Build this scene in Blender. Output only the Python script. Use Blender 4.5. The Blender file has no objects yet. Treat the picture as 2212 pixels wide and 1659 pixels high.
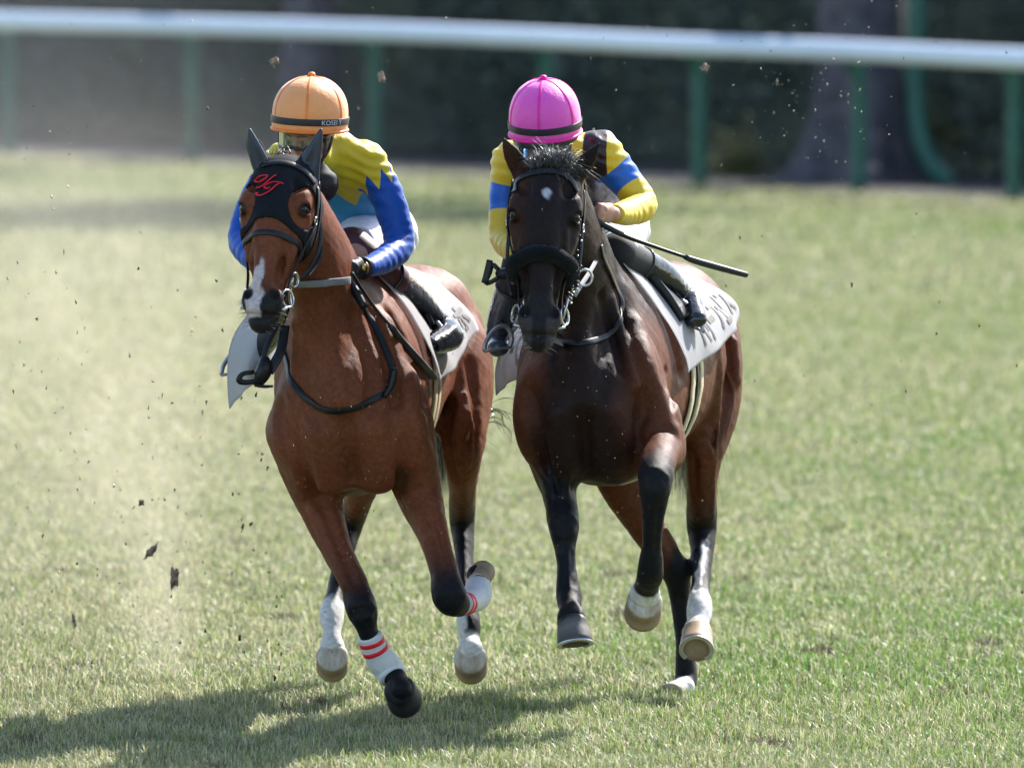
import bpy, bmesh, math, random
import numpy as np
import openvdb
from mathutils import Vector, Matrix, noise as mnoise
from mathutils.bvhtree import BVHTree

random.seed(7)
rng = np.random.default_rng(7)
sc = bpy.context.scene
col = sc.collection

# ---------------------------------------------------------------- camera, sky, sun, exposure
LENS, CAM_H = 400.0, 3.15
PITCH = math.atan((829.5 + 390) / (2212 * LENS / 36))
FPX = 2212 * LENS / 36                     # focal length in pixels of a 2212 x 1659 picture
camd = bpy.data.cameras.new("camera")
cam = bpy.data.objects.new("camera", camd)
col.objects.link(cam)
camd.lens = LENS
camd.sensor_width = 36
camd.clip_start, camd.clip_end = 1.0, 3000
cam.location = (0, 0, CAM_H)
cam.rotation_euler = (math.pi / 2 - PITCH, 0, 0)
camd.dof.use_dof = True
camd.dof.focus_distance = 39.6
camd.dof.aperture_fstop = 4.2
sc.camera = cam

SUN_EL, SUN_AZ = math.radians(40), math.radians(33)      # azimuth from +Y (away from the camera) towards +X
w = bpy.data.worlds.new("World")
sc.world = w
w.use_nodes = True
nt = w.node_tree
sky = nt.nodes.new("ShaderNodeTexSky")
sky.sky_type = 'NISHITA'
sky.sun_disc = False
sky.sun_elevation = SUN_EL
sky.sun_rotation = SUN_AZ
bg = nt.nodes["Background"]
nt.links.new(sky.outputs[0], bg.inputs[0])
bg.inputs[1].default_value = 0.13
sd = bpy.data.lights.new("sun", 'SUN')
sd.energy = 5.0
sd.angle = math.radians(0.5)
sd.color = (1.0, 0.96, 0.90)
sun = bpy.data.objects.new("sun", sd)
col.objects.link(sun)
sun.location = (20, 60, 40)
tosun = Vector((math.sin(SUN_AZ) * math.cos(SUN_EL), math.cos(SUN_AZ) * math.cos(SUN_EL), math.sin(SUN_EL)))
sun.rotation_euler = tosun.to_track_quat('Z', 'Y').to_euler()
sc.view_settings.view_transform = 'Standard'
sc.view_settings.look = 'None'
sc.view_settings.exposure = 1.25
sc.view_settings.gamma = 1.0
sc.view_settings.use_curve_mapping = False
sc.cycles.use_denoising = True
sc.cycles.max_bounces = 6
sc.cycles.volume_bounces = 1
sc.cycles.transparent_max_bounces = 12

# ---------------------------------------------------------------- helpers
CP, SP = math.cos(PITCH), math.sin(PITCH)


def ray(px, py):
    u, v = (px - 1106) / FPX, -(py - 829.5) / FPX
    return Vector((u, CP + v * SP, v * CP - SP))


def W(px, py, Y):
    """world point at depth Y seen at (px, py)"""
    d = ray(px, py)
    t = Y / d.y
    return np.array((t * d.x, Y, CAM_H + t * d.z))


def nrm(v):
    v = np.asarray(v, float)
    return v / (np.linalg.norm(v) + 1e-12)


def tag(o, label=None, cat=None, group=None, kind=None):
    if label: o["label"] = label
    if cat: o["category"] = cat
    if group: o["group"] = group
    if kind: o["kind"] = kind
    return o


def empty(name, loc):
    o = bpy.data.objects.new(name, None)
    col.objects.link(o)
    o.location = loc
    o.empty_display_size = 0.2
    return o


def mesh_obj(name, verts, faces, mat, parent=None, smooth=True):
    me = bpy.data.meshes.new(name)
    verts = np.asarray(verts, np.float32)
    if isinstance(faces, np.ndarray):
        n, k = faces.shape
        me.vertices.add(len(verts))
        me.vertices.foreach_set("co", verts.ravel())
        me.loops.add(n * k)
        me.loops.foreach_set("vertex_index", faces.astype(np.int32).ravel())
        me.polygons.add(n)
        me.polygons.foreach_set("loop_start", np.arange(0, n * k, k, dtype=np.int32))
        me.polygons.foreach_set("loop_total", np.full(n, k, np.int32))
        me.update(calc_edges=True)
    else:
        me.from_pydata([tuple(v) for v in verts], [], faces)
        me.update()
    if smooth:
        me.polygons.foreach_set("use_smooth", np.ones(len(me.polygons), bool))
    o = bpy.data.objects.new(name, me)
    col.objects.link(o)
    if mat: me.materials.append(mat)
    if parent is not None:
        o.parent = parent
        p = parent
        off = Vector((0, 0, 0))
        while p is not None:
            off += p.location
            p = p.parent
        o.location = -off          # parents carry locations only
    return o


def set_col(o, name, arr):
    a = o.data.color_attributes.new(name, 'FLOAT_COLOR', 'POINT')
    c = np.ones((len(arr), 4), np.float32)
    c[:, :3] = arr
    a.data.foreach_set("color", c.ravel())


def set_f(o, name, arr):
    a = o.data.attributes.new(name, 'FLOAT', 'POINT')
    a.data.foreach_set("value", np.asarray(arr, np.float32))


# ---- node materials
def new_mat(name):
    m = bpy.data.materials.new(name)
    m.use_nodes = True
    return m, m.node_tree, m.node_tree.nodes["Principled BSDF"]


def N(t, kind, **kw):
    n = t.nodes.new(kind)
    for k, v in kw.items():
        if k in n.inputs.keys() if hasattr(n.inputs, 'keys') else False:
            n.inputs[k].default_value = v
        else:
            setattr(n, k, v)
    return n


def noise_node(t, scale, detail=3, rough=0.55, coords=None, stretch=None):
    n = t.nodes.new("ShaderNodeTexNoise")
    n.inputs["Scale"].default_value = scale
    n.inputs["Detail"].default_value = detail
    n.inputs["Roughness"].default_value = rough
    tc = t.nodes.new("ShaderNodeTexCoord")
    if stretch:
        mp = t.nodes.new("ShaderNodeMapping")
        mp.inputs["Scale"].default_value = stretch
        t.links.new(tc.outputs["Object"], mp.inputs[0])
        t.links.new(mp.outputs[0], n.inputs["Vector"])
    else:
        t.links.new(tc.outputs["Object"], n.inputs["Vector"])
    return n


def ramp(t, src, stops):
    r = t.nodes.new("ShaderNodeValToRGB")
    els = r.color_ramp.elements
    while len(els) < len(stops): els.new(0.5)
    for e, (p, c) in zip(els, stops):
        e.position = p
        e.color = (*c, 1) if len(c) == 3 else c
    t.links.new(src, r.inputs[0])
    return r


def bump(t, b, src, strength=0.3, dist=0.005):
    n = t.nodes.new("ShaderNodeBump")
    n.inputs["Strength"].default_value = strength
    n.inputs["Distance"].default_value = dist
    t.links.new(src, n.inputs["Height"])
    t.links.new(n.outputs[0], b.inputs["Normal"])
    return n


def simple_mat(name, c, rough=0.5, spec=0.5, metal=0.0, var=0.15, vscale=40, bstr=0.15, bscale=300, bdist=0.002, sheen=0.0, coat=0.0):
    m, t, b = new_mat(name)
    n = noise_node(t, vscale)
    lo = tuple(x * (1 - var) for x in c)
    hi = tuple(min(1, x * (1 + var)) for x in c)
    r = ramp(t, n.outputs[0], [(0.3, lo), (0.7, hi)])
    t.links.new(r.outputs[0], b.inputs["Base Color"])
    b.inputs["Roughness"].default_value = rough
    b.inputs["Specular IOR Level"].default_value = spec
    b.inputs["Metallic"].default_value = metal
    b.inputs["Sheen Weight"].default_value = sheen
    b.inputs["Coat Weight"].default_value = coat
    if bstr:
        n2 = noise_node(t, bscale)
        bump(t, b, n2.outputs[0], bstr, bdist)
    return m


def attr_mat(name, attr, rough=0.45, spec=0.4, var=0.2, vscale=25, bstr=0.2, bscale=220, bdist=0.002, sheen=0.0, stretch=None):
    """base colour from a painted coat or pattern attribute, with a little natural variation"""
    m, t, b = new_mat(name)
    a = t.nodes.new("ShaderNodeAttribute")
    a.attribute_name = attr
    n = noise_node(t, vscale, 4, 0.6)
    r = ramp(t, n.outputs[0], [(0.25, (1 - var,) * 3), (0.75, (1 + var,) * 3)])
    mx = t.nodes.new("ShaderNodeMix")
    mx.data_type = 'RGBA'
    mx.blend_type = 'MULTIPLY'
    mx.inputs[0].default_value = 1
    t.links.new(a.outputs["Color"], mx.inputs[6])
    t.links.new(r.outputs[0], mx.inputs[7])
    t.links.new(mx.outputs[2], b.inputs["Base Color"])
    b.inputs["Roughness"].default_value = rough
    b.inputs["Specular IOR Level"].default_value = spec
    b.inputs["Sheen Weight"].default_value = sheen
    n2 = noise_node(t, bscale, 3, 0.6, stretch=stretch)
    bump(t, b, n2.outputs[0], bstr, bdist)
    return m


# ---- signed distance fields, meshed with OpenVDB: one continuous skin per body
def catmull(P, n):
    P = np.asarray(P, float)
    if len(P) < 3:
        t = np.linspace(0, 1, n + 1)[:, None]
        return P[0] * (1 - t) + P[-1] * t
    E = np.vstack([2 * P[0] - P[1], P, 2 * P[-1] - P[-2]])
    out = []
    for i in range(1, len(E) - 2):
        p0, p1, p2, p3 = E[i - 1], E[i], E[i + 1], E[i + 2]
        for j in range(n):
            t = j / n
            out.append(0.5 * (2 * p1 + (p2 - p0) * t + (2 * p0 - 5 * p1 + 4 * p2 - p3) * t * t + (3 * p1 - p0 - 3 * p2 + p3) * t ** 3))
    out.append(P[-1])
    return np.array(out)


class Field:
    def __init__(self, lo, hi, h):
        self.lo = np.asarray(lo, float)
        self.h = h
        self.n = np.ceil((np.asarray(hi) - self.lo) / h).astype(int) + 1
        self.a = np.full(self.n, 0.3, np.float32)

    def box(self, lo, hi):
        i0 = np.clip(np.floor((lo - self.lo) / self.h).astype(int), 0, self.n)
        i1 = np.clip(np.ceil((hi - self.lo) / self.h).astype(int) + 1, 0, self.n)
        ax = [(self.lo[k] + self.h * np.arange(i0[k], i1[k])).astype(np.float32) for k in range(3)]
        sl = tuple(slice(i0[k], i1[k]) for k in range(3))
        return sl, ax

    def put(self, sl, d, k, op):
        a = self.a[sl]
        if op == 'add':
            hh = np.maximum(k - np.abs(a - d), 0) / k
            r = np.minimum(a, d) - hh * hh * k * 0.25
        else:                                    # carve
            d = -d
            hh = np.maximum(k - np.abs(a - d), 0) / k
            r = np.maximum(a, d) + hh * hh * k * 0.25
        self.a[sl] = np.minimum(r, 0.3)

    @staticmethod
    def _seg(ax, p0, p1, a0, a1, b0, b1, u, c0=None):
        w = p1 - p0
        L = np.linalg.norm(w) + 1e-9
        w = w / L
        u = nrm(u - w * np.dot(u, w))
        v = np.cross(w, u)
        X = ax[0][:, None, None] - np.float32(p0[0])
        Y = ax[1][None, :, None] - np.float32(p0[1])
        Z = ax[2][None, None, :] - np.float32(p0[2])
        f = np.float32
        s = X * f(w[0]) + Y * f(w[1]) + Z * f(w[2])
        sc_ = np.clip(s, 0, f(L))
        t = sc_ / f(L)
        dw = s - sc_
        du = X * f(u[0]) + Y * f(u[1]) + Z * f(u[2])
        dv = X * f(v[0]) + Y * f(v[1]) + Z * f(v[2])
        A = f(a0) + (f(a1) - f(a0)) * t
        B = f(b0) + (f(b1) - f(b0)) * t
        C = np.minimum(A, B)
        q = np.sqrt((du / A) ** 2 + (dv / B) ** 2 + (dw / C) ** 2) + f(1e-6)
        g = np.sqrt((du / A ** 2) ** 2 + (dv / B ** 2) ** 2 + (dw / C ** 2) ** 2) + f(1e-6)
        return q * (q - 1) / g

    def chain(self, st, u, k=0.03, n=5, op='add', grow=0.0):
        """st: rows x,y,z,a,b; u: sideways axis (one vector, or one per row)"""
        st = np.asarray(st, float)
        uu = np.asarray(u, float)
        if uu.ndim == 1: uu = np.repeat(uu[None], len(st), 0)
        S = catmull(np.hstack([st, uu]), n)
        S[:, 3:5] = np.maximum(S[:, 3:5] + grow, 0.003)
        R = max(S[:, 3].max(), S[:, 4].max()) + k + 0.03
        lo, hi = S[:, :3].min(0) - R, S[:, :3].max(0) + R
        sl, ax = self.box(lo, hi)
        D = np.full([len(x) for x in ax], 0.3, np.float32)
        o = np.array([sl[i].start for i in range(3)])
        for i in range(len(S) - 1):
            r = max(S[i:i + 2, 3].max(), S[i:i + 2, 4].max()) + k + 0.03
            l2 = np.minimum(S[i, :3], S[i + 1, :3]) - r
            h2 = np.maximum(S[i, :3], S[i + 1, :3]) + r
            s2, a2 = self.box(l2, h2)
            if min(len(x) for x in a2) == 0: continue
            d = self._seg(a2, S[i, :3], S[i + 1, :3], S[i, 3], S[i + 1, 3], S[i, 4], S[i + 1, 4], S[i, 5:8])
            s3 = tuple(slice(s2[j].start - o[j], s2[j].stop - o[j]) for j in range(3))
            D[s3] = np.minimum(D[s3], d)
        self.put(sl, D, k, op)

    def ell(self, c, axes, r, k=0.02, op='add'):
        c = np.asarray(c, float)
        R = max(r) + k + 0.03
        sl, ax = self.box(c - R, c + R)
        if min(len(x) for x in ax) == 0: return
        f = np.float32
        X = ax[0][:, None, None] - f(c[0])
        Y = ax[1][None, :, None] - f(c[1])
        Z = ax[2][None, None, :] - f(c[2])
        q = g = 0
        for e, rr in zip(axes, r):
            d = X * f(e[0]) + Y * f(e[1]) + Z * f(e[2])
            q = q + (d / f(rr)) ** 2
            g = g + (d / f(rr * rr)) ** 2
        q = np.sqrt(q) + f(1e-6)
        self.put(sl, q * (q - 1) / (np.sqrt(g) + f(1e-6)), k, op)

    def grid(self):
        return np.meshgrid(*[self.lo[k] + self.h * np.arange(self.n[k]) for k in range(3)], indexing='ij', sparse=True)

    def mesh(self, arr=None, smooth=1):
        arr = self.a if arr is None else arr
        g = openvdb.FloatGrid(0.3)
        g.copyFromArray(np.ascontiguousarray(arr, dtype=np.float32))
        p, q = g.convertToQuads(0.0)
        p = p.astype(float)
        q = q.astype(np.int64)
        # orientation: make the signed volume positive
        a_, b_, c_ = p[q[:, 0]], p[q[:, 1]], p[q[:, 2]]
        if np.einsum('ij,ij->i', a_, np.cross(b_, c_)).sum() < 0: q = q[:, ::-1]
        for _ in range(smooth): p = relax(p, q, 0.5)
        return p * self.h + self.lo, q


def relax(p, q, f):
    s = np.zeros_like(p)
    c = np.zeros(len(p))
    for i in range(4):
        a, b = q[:, i], q[:, (i + 1) % 4]
        for k in range(3):
            s[:, k] += np.bincount(a, p[b, k], len(p)) + np.bincount(b, p[a, k], len(p))
        c += np.bincount(a, minlength=len(p)) + np.bincount(b, minlength=len(p))
    return p * (1 - f) + f * s / np.maximum(c, 1)[:, None]


def vnormals(p, q):
    fn = np.cross(p[q[:, 2]] - p[q[:, 0]], p[q[:, 3]] - p[q[:, 1]])
    n = np.zeros_like(p)
    for i in range(4):
        for k in range(3):
            n[:, k] += np.bincount(q[:, i], fn[:, k], len(p))
    return n / (np.linalg.norm(n, axis=1, keepdims=True) + 1e-12)


def bvh_of(p, q):
    return BVHTree.FromPolygons([tuple(x) for x in p], [tuple(int(i) for i in f) for f in q])


def hit(px, py, bvh, off=0.004):
    o = Vector((0, 0, CAM_H))
    r = bvh.ray_cast(o, ray(px, py).normalized())
    if r[0] is None: return None
    return np.array(r[0]) + np.array(r[1]) * off


def smooth01(x, a, b):
    t = np.clip((x - a) / (b - a), 0, 1)
    return t * t * (3 - 2 * t)


# ---- swept solids
def tube(path, radii, seg=10, cap=True, n=4, sq=1.0, up=None):
    """round or flattened tube through points; radii rows r or (r_side, r_up)"""
    path = np.asarray(path, float)
    r = np.asarray(radii, float)
    if r.ndim == 0: r = np.full(len(path), float(r))
    if r.ndim == 1: r = np.stack([r, r * sq], 1)
    if n > 1:
        S = catmull(np.hstack([path, r]), n)
        path, r = S[:, :3], np.maximum(S[:, 3:5], 0.0004)
    V, F = [], []
    d = np.gradient(path, axis=0)
    ref = nrm(up) if up is not None else np.array((0.13, 0.2, 0.97))
    a = None
    for i in range(len(path)):
        t = nrm(d[i])
        if a is None or up is not None: a = nrm(np.cross(ref, t)) if abs(np.dot(ref, t)) < 0.98 else nrm(np.cross((1, 0, 0), t))
        a = nrm(a - t * np.dot(a, t))
        b = np.cross(t, a)
        for j in range(seg):
            th = 2 * math.pi * j / seg
            V.append(path[i] + a * math.cos(th) * r[i, 0] + b * math.sin(th) * r[i, 1])
    m = len(path)
    for i in range(m - 1):
        for j in range(seg):
            j2 = (j + 1) % seg
            F.append([i * seg + j, i * seg + j2, (i + 1) * seg + j2, (i + 1) * seg + j])
    if cap:
        F.append(list(range(seg))[::-1])
        F.append([(m - 1) * seg + j for j in range(seg)])
    return V, F


def strap(path, normals, wd, th, n=1, closed=False):
    """flat strap: rectangular section lying on its normals"""
    path = np.asarray(path, float)
    normals = np.asarray(normals, float)
    if n > 1:
        S = catmull(np.hstack([path, normals]), n)
        path, normals = S[:, :3], S[:, 3:6]
    d = np.gradient(path, axis=0)
    if closed:
        d[0] = d[-1] = path[1] - path[-2]
    V, F = [], []
    m = len(path)
    for i in range(m):
        t = nrm(d[i])
        nn = nrm(normals[i] - t * np.dot(normals[i], t))
        s = np.cross(t, nn)
        for (a, b) in ((-1, -1), (-1, 0.6), (-0.8, 1), (0.8, 1), (1, 0.6), (1, -1)):
            V.append(path[i] + s * a * wd / 2 + nn * (b + 1) * th / 2)
    for i in range(m - 1):
        for j in range(6):
            j2 = (j + 1) % 6
            F.append([i * 6 + j, (i + 1) * 6 + j, (i + 1) * 6 + j2, i * 6 + j2])
    if not closed:
        F.append([0, 1, 2, 3, 4, 5])
        F.append([(m - 1) * 6 + j for j in range(6)][::-1])
    return V, F


def join(*vf):
    V, F = [], []
    for v, f in vf:
        o = len(V)
        V.extend(list(v))
        F.extend([[i + o for i in x] for x in f])
    return V, F


def ball(c, r, axes=None, nu=16, nv=10):
    V, F = [], []
    axes = np.eye(3) if axes is None else np.asarray(axes)
    r = np.broadcast_to(np.asarray(r, float), (3,))
    for i in range(nv + 1):
        th = math.pi * i / nv
        for j in range(nu):
            ph = 2 * math.pi * j / nu
            d = np.array((math.sin(th) * math.cos(ph), math.sin(th) * math.sin(ph), math.cos(th))) * r
            V.append(np.asarray(c) + d @ axes)
    for i in range(nv):
        for j in range(nu):
            F.append([i * nu + j, (i + 1) * nu + j, (i + 1) * nu + (j + 1) % nu, i * nu + (j + 1) % nu])
    return V, F


def torus(c, R, r, nvec, nu=28, nv=8):
    nvec = nrm(nvec)
    a = nrm(np.cross(nvec, (0.1, 0.3, 0.9)))
    b = np.cross(nvec, a)
    V, F = [], []
    for i in range(nu):
        th = 2 * math.pi * i / nu
        e = a * math.cos(th) + b * math.sin(th)
        for j in range(nv):
            ph = 2 * math.pi * j / nv
            V.append(np.asarray(c) + e * (R + r * math.cos(ph)) + nvec * r * math.sin(ph))
    for i in range(nu):
        for j in range(nv):
            F.append([i * nv + j, ((i + 1) % nu) * nv + j, ((i + 1) % nu) * nv + (j + 1) % nv, i * nv + (j + 1) % nv])
    return V, F


def add(name, vf, mat, parent=None, smooth=True):
    return mesh_obj(name, vf[0], vf[1], mat, parent, smooth)

# ================================================================ the setting
def ground_mat():
    m, t, b = new_mat("turf_ground")
    n = noise_node(t, .35, 5, .6)
    r = ramp(t, n.outputs[0], [(.3, (.085, .110, .045)), (.5, (.120, .140, .065)), (.7, (.19, .18, .10))])
    n3 = noise_node(t, 25, 4, .7)
    r3 = ramp(t, n3.outputs[0], [(.3, (.55,) * 3), (.7, (1.3,) * 3)])
    mx = t.nodes.new("ShaderNodeMix")
    mx.data_type = 'RGBA'
    mx.blend_type = 'MULTIPLY'
    mx.inputs[0].default_value = 1
    t.links.new(r.outputs[0], mx.inputs[6])
    t.links.new(r3.outputs[0], mx.inputs[7])
    t.links.new(mx.outputs[2], b.inputs["Base Color"])
    b.inputs["Roughness"].default_value = .95
    b.inputs["Specular IOR Level"].default_value = .1
    n2 = noise_node(t, 40, 4, .7)
    bump(t, b, n2.outputs[0], .8, .03)
    return m


ground = mesh_obj("ground", [(-600, -60, 0), (600, -60, 0), (600, 2600, 0), (-600, 2600, 0)], [[0, 1, 2, 3]], ground_mat(), None, False)
tag(ground, kind="structure")

POSTS = [W(20, 335, 106.8), W(415, 347, 105.0), W(810, 360, 103.0), W(1180, 380, 100.5), W(1510, 400, 98.0), W(1855, 415, 96.2), W(2190, 435, 93.8)]
FD = nrm((POSTS[-1] - POSTS[0]) * (1, 1, 0))
FN = np.array((-FD[1], FD[0], 0)) * (1 if -FD[1] * 0 + FD[0] > 0 else -1)      # away from the camera
FN = FN if FN[1] > 0 else -FN
step = 2.62
ALLP = [POSTS[0] - FD * step * k for k in range(4, 0, -1)] + POSTS + [POSTS[-1] + FD * step * k for k in range(1, 5)]
ALLP = [np.array((p[0], p[1], 0)) for p in ALLP]

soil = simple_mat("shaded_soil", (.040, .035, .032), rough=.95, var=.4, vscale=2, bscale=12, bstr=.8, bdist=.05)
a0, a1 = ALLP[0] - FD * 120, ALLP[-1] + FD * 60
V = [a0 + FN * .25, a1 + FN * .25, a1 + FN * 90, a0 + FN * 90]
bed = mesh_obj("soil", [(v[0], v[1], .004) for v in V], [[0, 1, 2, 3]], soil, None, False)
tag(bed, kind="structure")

# ---- running rail
M_RAIL = simple_mat("white_rail_plastic", (.76, .83, .93), rough=.35, var=.04, vscale=2, bstr=.05)
M_POST = simple_mat("green_post_paint", (.018, .105, .075), rough=.45, var=.2, vscale=6, bstr=.1)
rail = empty("running_rail", (ALLP[5][0], ALLP[5][1], 0))
tag(rail, "white running rail on green posts between the far edge of the turf and the hedge", "rail")
add("rail", tube([p + np.array((0, 0, 1.262 - .0049 * float((p - ALLP[4]) @ FD))) - FN * .12 for p in ALLP], .086, 20, n=4), M_RAIL, rail)
for p in ALLP:
    add("post", tube([p + np.array((0, 0, -.05)), p + np.array((0, 0, .5)), p + np.array((0, 0, .95)), p - FN * .05 + np.array((0, 0, 1.10)), p - FN * .11 + np.array((0, 0, 1.16))], .062, 14, n=4), M_POST, rail)

# ---- bent green pipe behind the rail
pipe = add("bent_pipe", tube([W(1982, -420, 98.6), W(1980, -150, 98.6), W(1978, 60, 98.6), W(1977, 200, 98.6), W(1986, 290, 98.55), W(2008, 350, 98.5), W(2040, 385, 98.4), W(2052, 402, 98.3)], [.085] * 8, 16, n=5), M_POST)
tag(pipe, "thick green pipe behind the rail whose foot curves to the right", "pipe")


# ---- leaves
def leaf_mat(name, c1, c2, c3):
    m, t, b = new_mat(name)
    n = noise_node(t, 1.6, 4, .65)
    r = ramp(t, n.outputs[0], [(.3, c1), (.52, c2), (.72, c3)])
    t.links.new(r.outputs[0], b.inputs["Base Color"])
    b.inputs["Roughness"].default_value = .5
    return m


M_HEDGE = leaf_mat("hedge_leaf", (.042, .064, .062), (.075, .098, .080), (.160, .165, .085))
M_CROWN = leaf_mat("crown_leaf", (.03, .05, .02), (.05, .075, .025), (.085, .10, .035))


def leaves(C, size, flat=None):
    """one quad leaf per centre"""
    n = len(C)
    d = rng.normal(size=(n, 3))
    d /= np.linalg.norm(d, axis=1, keepdims=True)
    e = np.cross(d, rng.normal(size=(n, 3)))
    e /= np.linalg.norm(e, axis=1, keepdims=True)
    s = size * (.6 + .8 * rng.random((n, 1)))
    V = np.stack([C - d * s, C + e * s * .5, C + d * s, C - e * s * .5], 1).reshape(-1, 3)
    return V, np.arange(4 * n).reshape(n, 4)


h0, h1 = ALLP[0] - FD * 22 + FN * 3.6, ALLP[-1] + FD * 14 + FN * 3.6
L = np.linalg.norm(h1 - h0)
n = 90000
t = rng.random(n)
u = rng.random(n)
bulge = .25 * np.sin(t * 95) + .18 * np.sin(t * 217 + 1)
z = u ** .8 * (2.7 + .15 * np.sin(t * 60))
dep = (rng.random(n) ** 2) * .5 + bulge * .5 + .12 * np.sin(z * 5 + t * 300)
Ch = h0 + np.outer(t, h1 - h0) + np.outer(dep, FN)
Ch[:, 2] = z
V1, F1 = leaves(Ch, .055)
core = [h0 + FN * .7, h1 + FN * .7, h1 + FN * 1.7, h0 + FN * 1.7]
V2 = [(p[0], p[1], zz) for zz in (0, 2.55) for p in core]
F2 = [[0, 1, 5, 4], [1, 2, 6, 5], [2, 3, 7, 6], [3, 0, 4, 7], [4, 5, 6, 7]]
V = np.vstack([V1, V2])
Fh = [list(map(int, f)) for f in F1] + [[i + len(V1) for i in f] for f in F2]
hedge = mesh_obj("hedge", V, Fh, M_HEDGE, None, False)
tag(hedge, "long dark green hedge filling the background behind the white rail", "hedge")

M_BARK = simple_mat("grey_bark", (.085, .078, .095), rough=.9, var=.45, vscale=7, bstr=1.0, bscale=18, bdist=.05)


def tree(label, px, Y, base_y, r, h, flare):
    b = W(px, base_y, Y)
    b[2] = 0
    t = empty("tree", b)
    tag(t, label, "tree", "trees growing behind the rail")
    V, Fq = [], []
    zs = [-.1, 0, .12, .3, .6, 1.0, 1.6, 3, 5, h]
    seg = 26
    for z in zs:
        for j in range(seg):
            th = 2 * math.pi * j / seg
            lob = flare * math.exp(-max(z, 0) / .28) * (.6 + .5 * math.sin(5 * th + px) + .3 * math.sin(3 * th)) + .06 * math.sin(4 * th + z * 1.3)
            rr = r * (1 - .45 * z / h) * (1 + lob)
            V.append(b + np.array((math.cos(th) * rr + .05 * math.sin(z), math.sin(th) * rr, z)))
    for i in range(len(zs) - 1):
        for j in range(seg): Fq.append([i * seg + j, i * seg + (j + 1) % seg, (i + 1) * seg + (j + 1) % seg, (i + 1) * seg + j])
    parts = [(V, Fq)]
    tips = []
    for k in range(7):
        a = 2 * math.pi * k / 7 + .4
        e = b + np.array((math.cos(a) * 1.9, math.sin(a) * 1.9, h + 1.2 + .8 * math.sin(3 * k)))
        parts.append(tube([b + np.array((0, 0, h - .6 - .15 * k)), (b + e) / 2 + np.array((0, 0, h / 2 + .1)), e], [r * .4, r * .25, r * .08], 8))
        tips.append(e)
    add("trunk", join(*parts), M_BARK, t)
    C = []
    for e in tips + [b + np.array((0, 0, h + 1.5))]:
        for _ in range(9):
            c = e + rng.normal(size=3) * (.75, .75, .5)
            C.append(c + rng.normal(size=(170, 3)) * .30)
    Vl, Fl = leaves(np.vstack(C), .075)
    mesh_obj("crown", Vl, Fl, M_CROWN, t, False)


tree("thick grey tree trunk with spreading roots behind the rail, right of the pink-capped rider", 1850, 98.9, 396, .40, 7.4, 1.1)
tree("slim grey tree trunk behind the rail above the orange-capped rider", 662, 107.2, 342, .27, 7.6, .6)
# low yellowish weeds at the hedge's foot
M_WEED = leaf_mat("weed_leaf", (.08, .09, .025), (.15, .15, .05), (.22, .18, .07))
for i, (px, py, Y, s, lab) in enumerate(((1592, 385, 100.2, .26, "yellowish weed clump at the hedge's foot between two green posts"), (2020, 300, 101.0, .22, "olive shrub shoots on the hedge beside the curved green pipe"))):
    c = W(px, py, Y)
    C = c + rng.normal(size=(700, 3)) * (s * .5, s * .4, s * .55) + (0, 0, .1)
    C[:, 2] = np.abs(C[:, 2]) + .01
    Vl, Fl = leaves(C, .035)
    st = [np.array((c[0], c[1], 0)), c + np.array((0, 0, .1))]
    ov, of = tube([st[0], (st[0] + st[1]) / 2, st[1]], .012, 6)
    o = mesh_obj("weed", np.vstack([Vl, ov]), [list(map(int, f)) for f in Fl] + [[k + len(Vl) for k in f] for f in of], M_WEED, None, False)
    tag(o, lab, "weed")


# ---- turf
def grass_mat():
    m, t, b = new_mat("grass_blade")
    a = t.nodes.new("ShaderNodeAttribute")
    a.attribute_name = "blade"
    out = t.nodes["Material Output"]
    b.inputs["Roughness"].default_value = .46
    b.inputs["Specular IOR Level"].default_value = .34
    t.links.new(a.outputs["Color"], b.inputs["Base Color"])
    tr = t.nodes.new("ShaderNodeBsdfTranslucent")
    t.links.new(a.outputs["Color"], tr.inputs[0])
    mx = t.nodes.new("ShaderNodeMixShader")
    mx.inputs[0].default_value = .42
    t.links.new(b.outputs[0], mx.inputs[1])
    t.links.new(tr.outputs[0], mx.inputs[2])
    t.links.new(mx.outputs[0], out.inputs[0])
    return m


def fence_y(x):
    return ALLP[4][1] + (x - ALLP[4][0]) * FD[1] / FD[0]


DIVOTS = [(random.uniform(-2.2, 2.4), random.uniform(37.6, 56), random.uniform(.025, .075)) for _ in range(46)]


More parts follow.
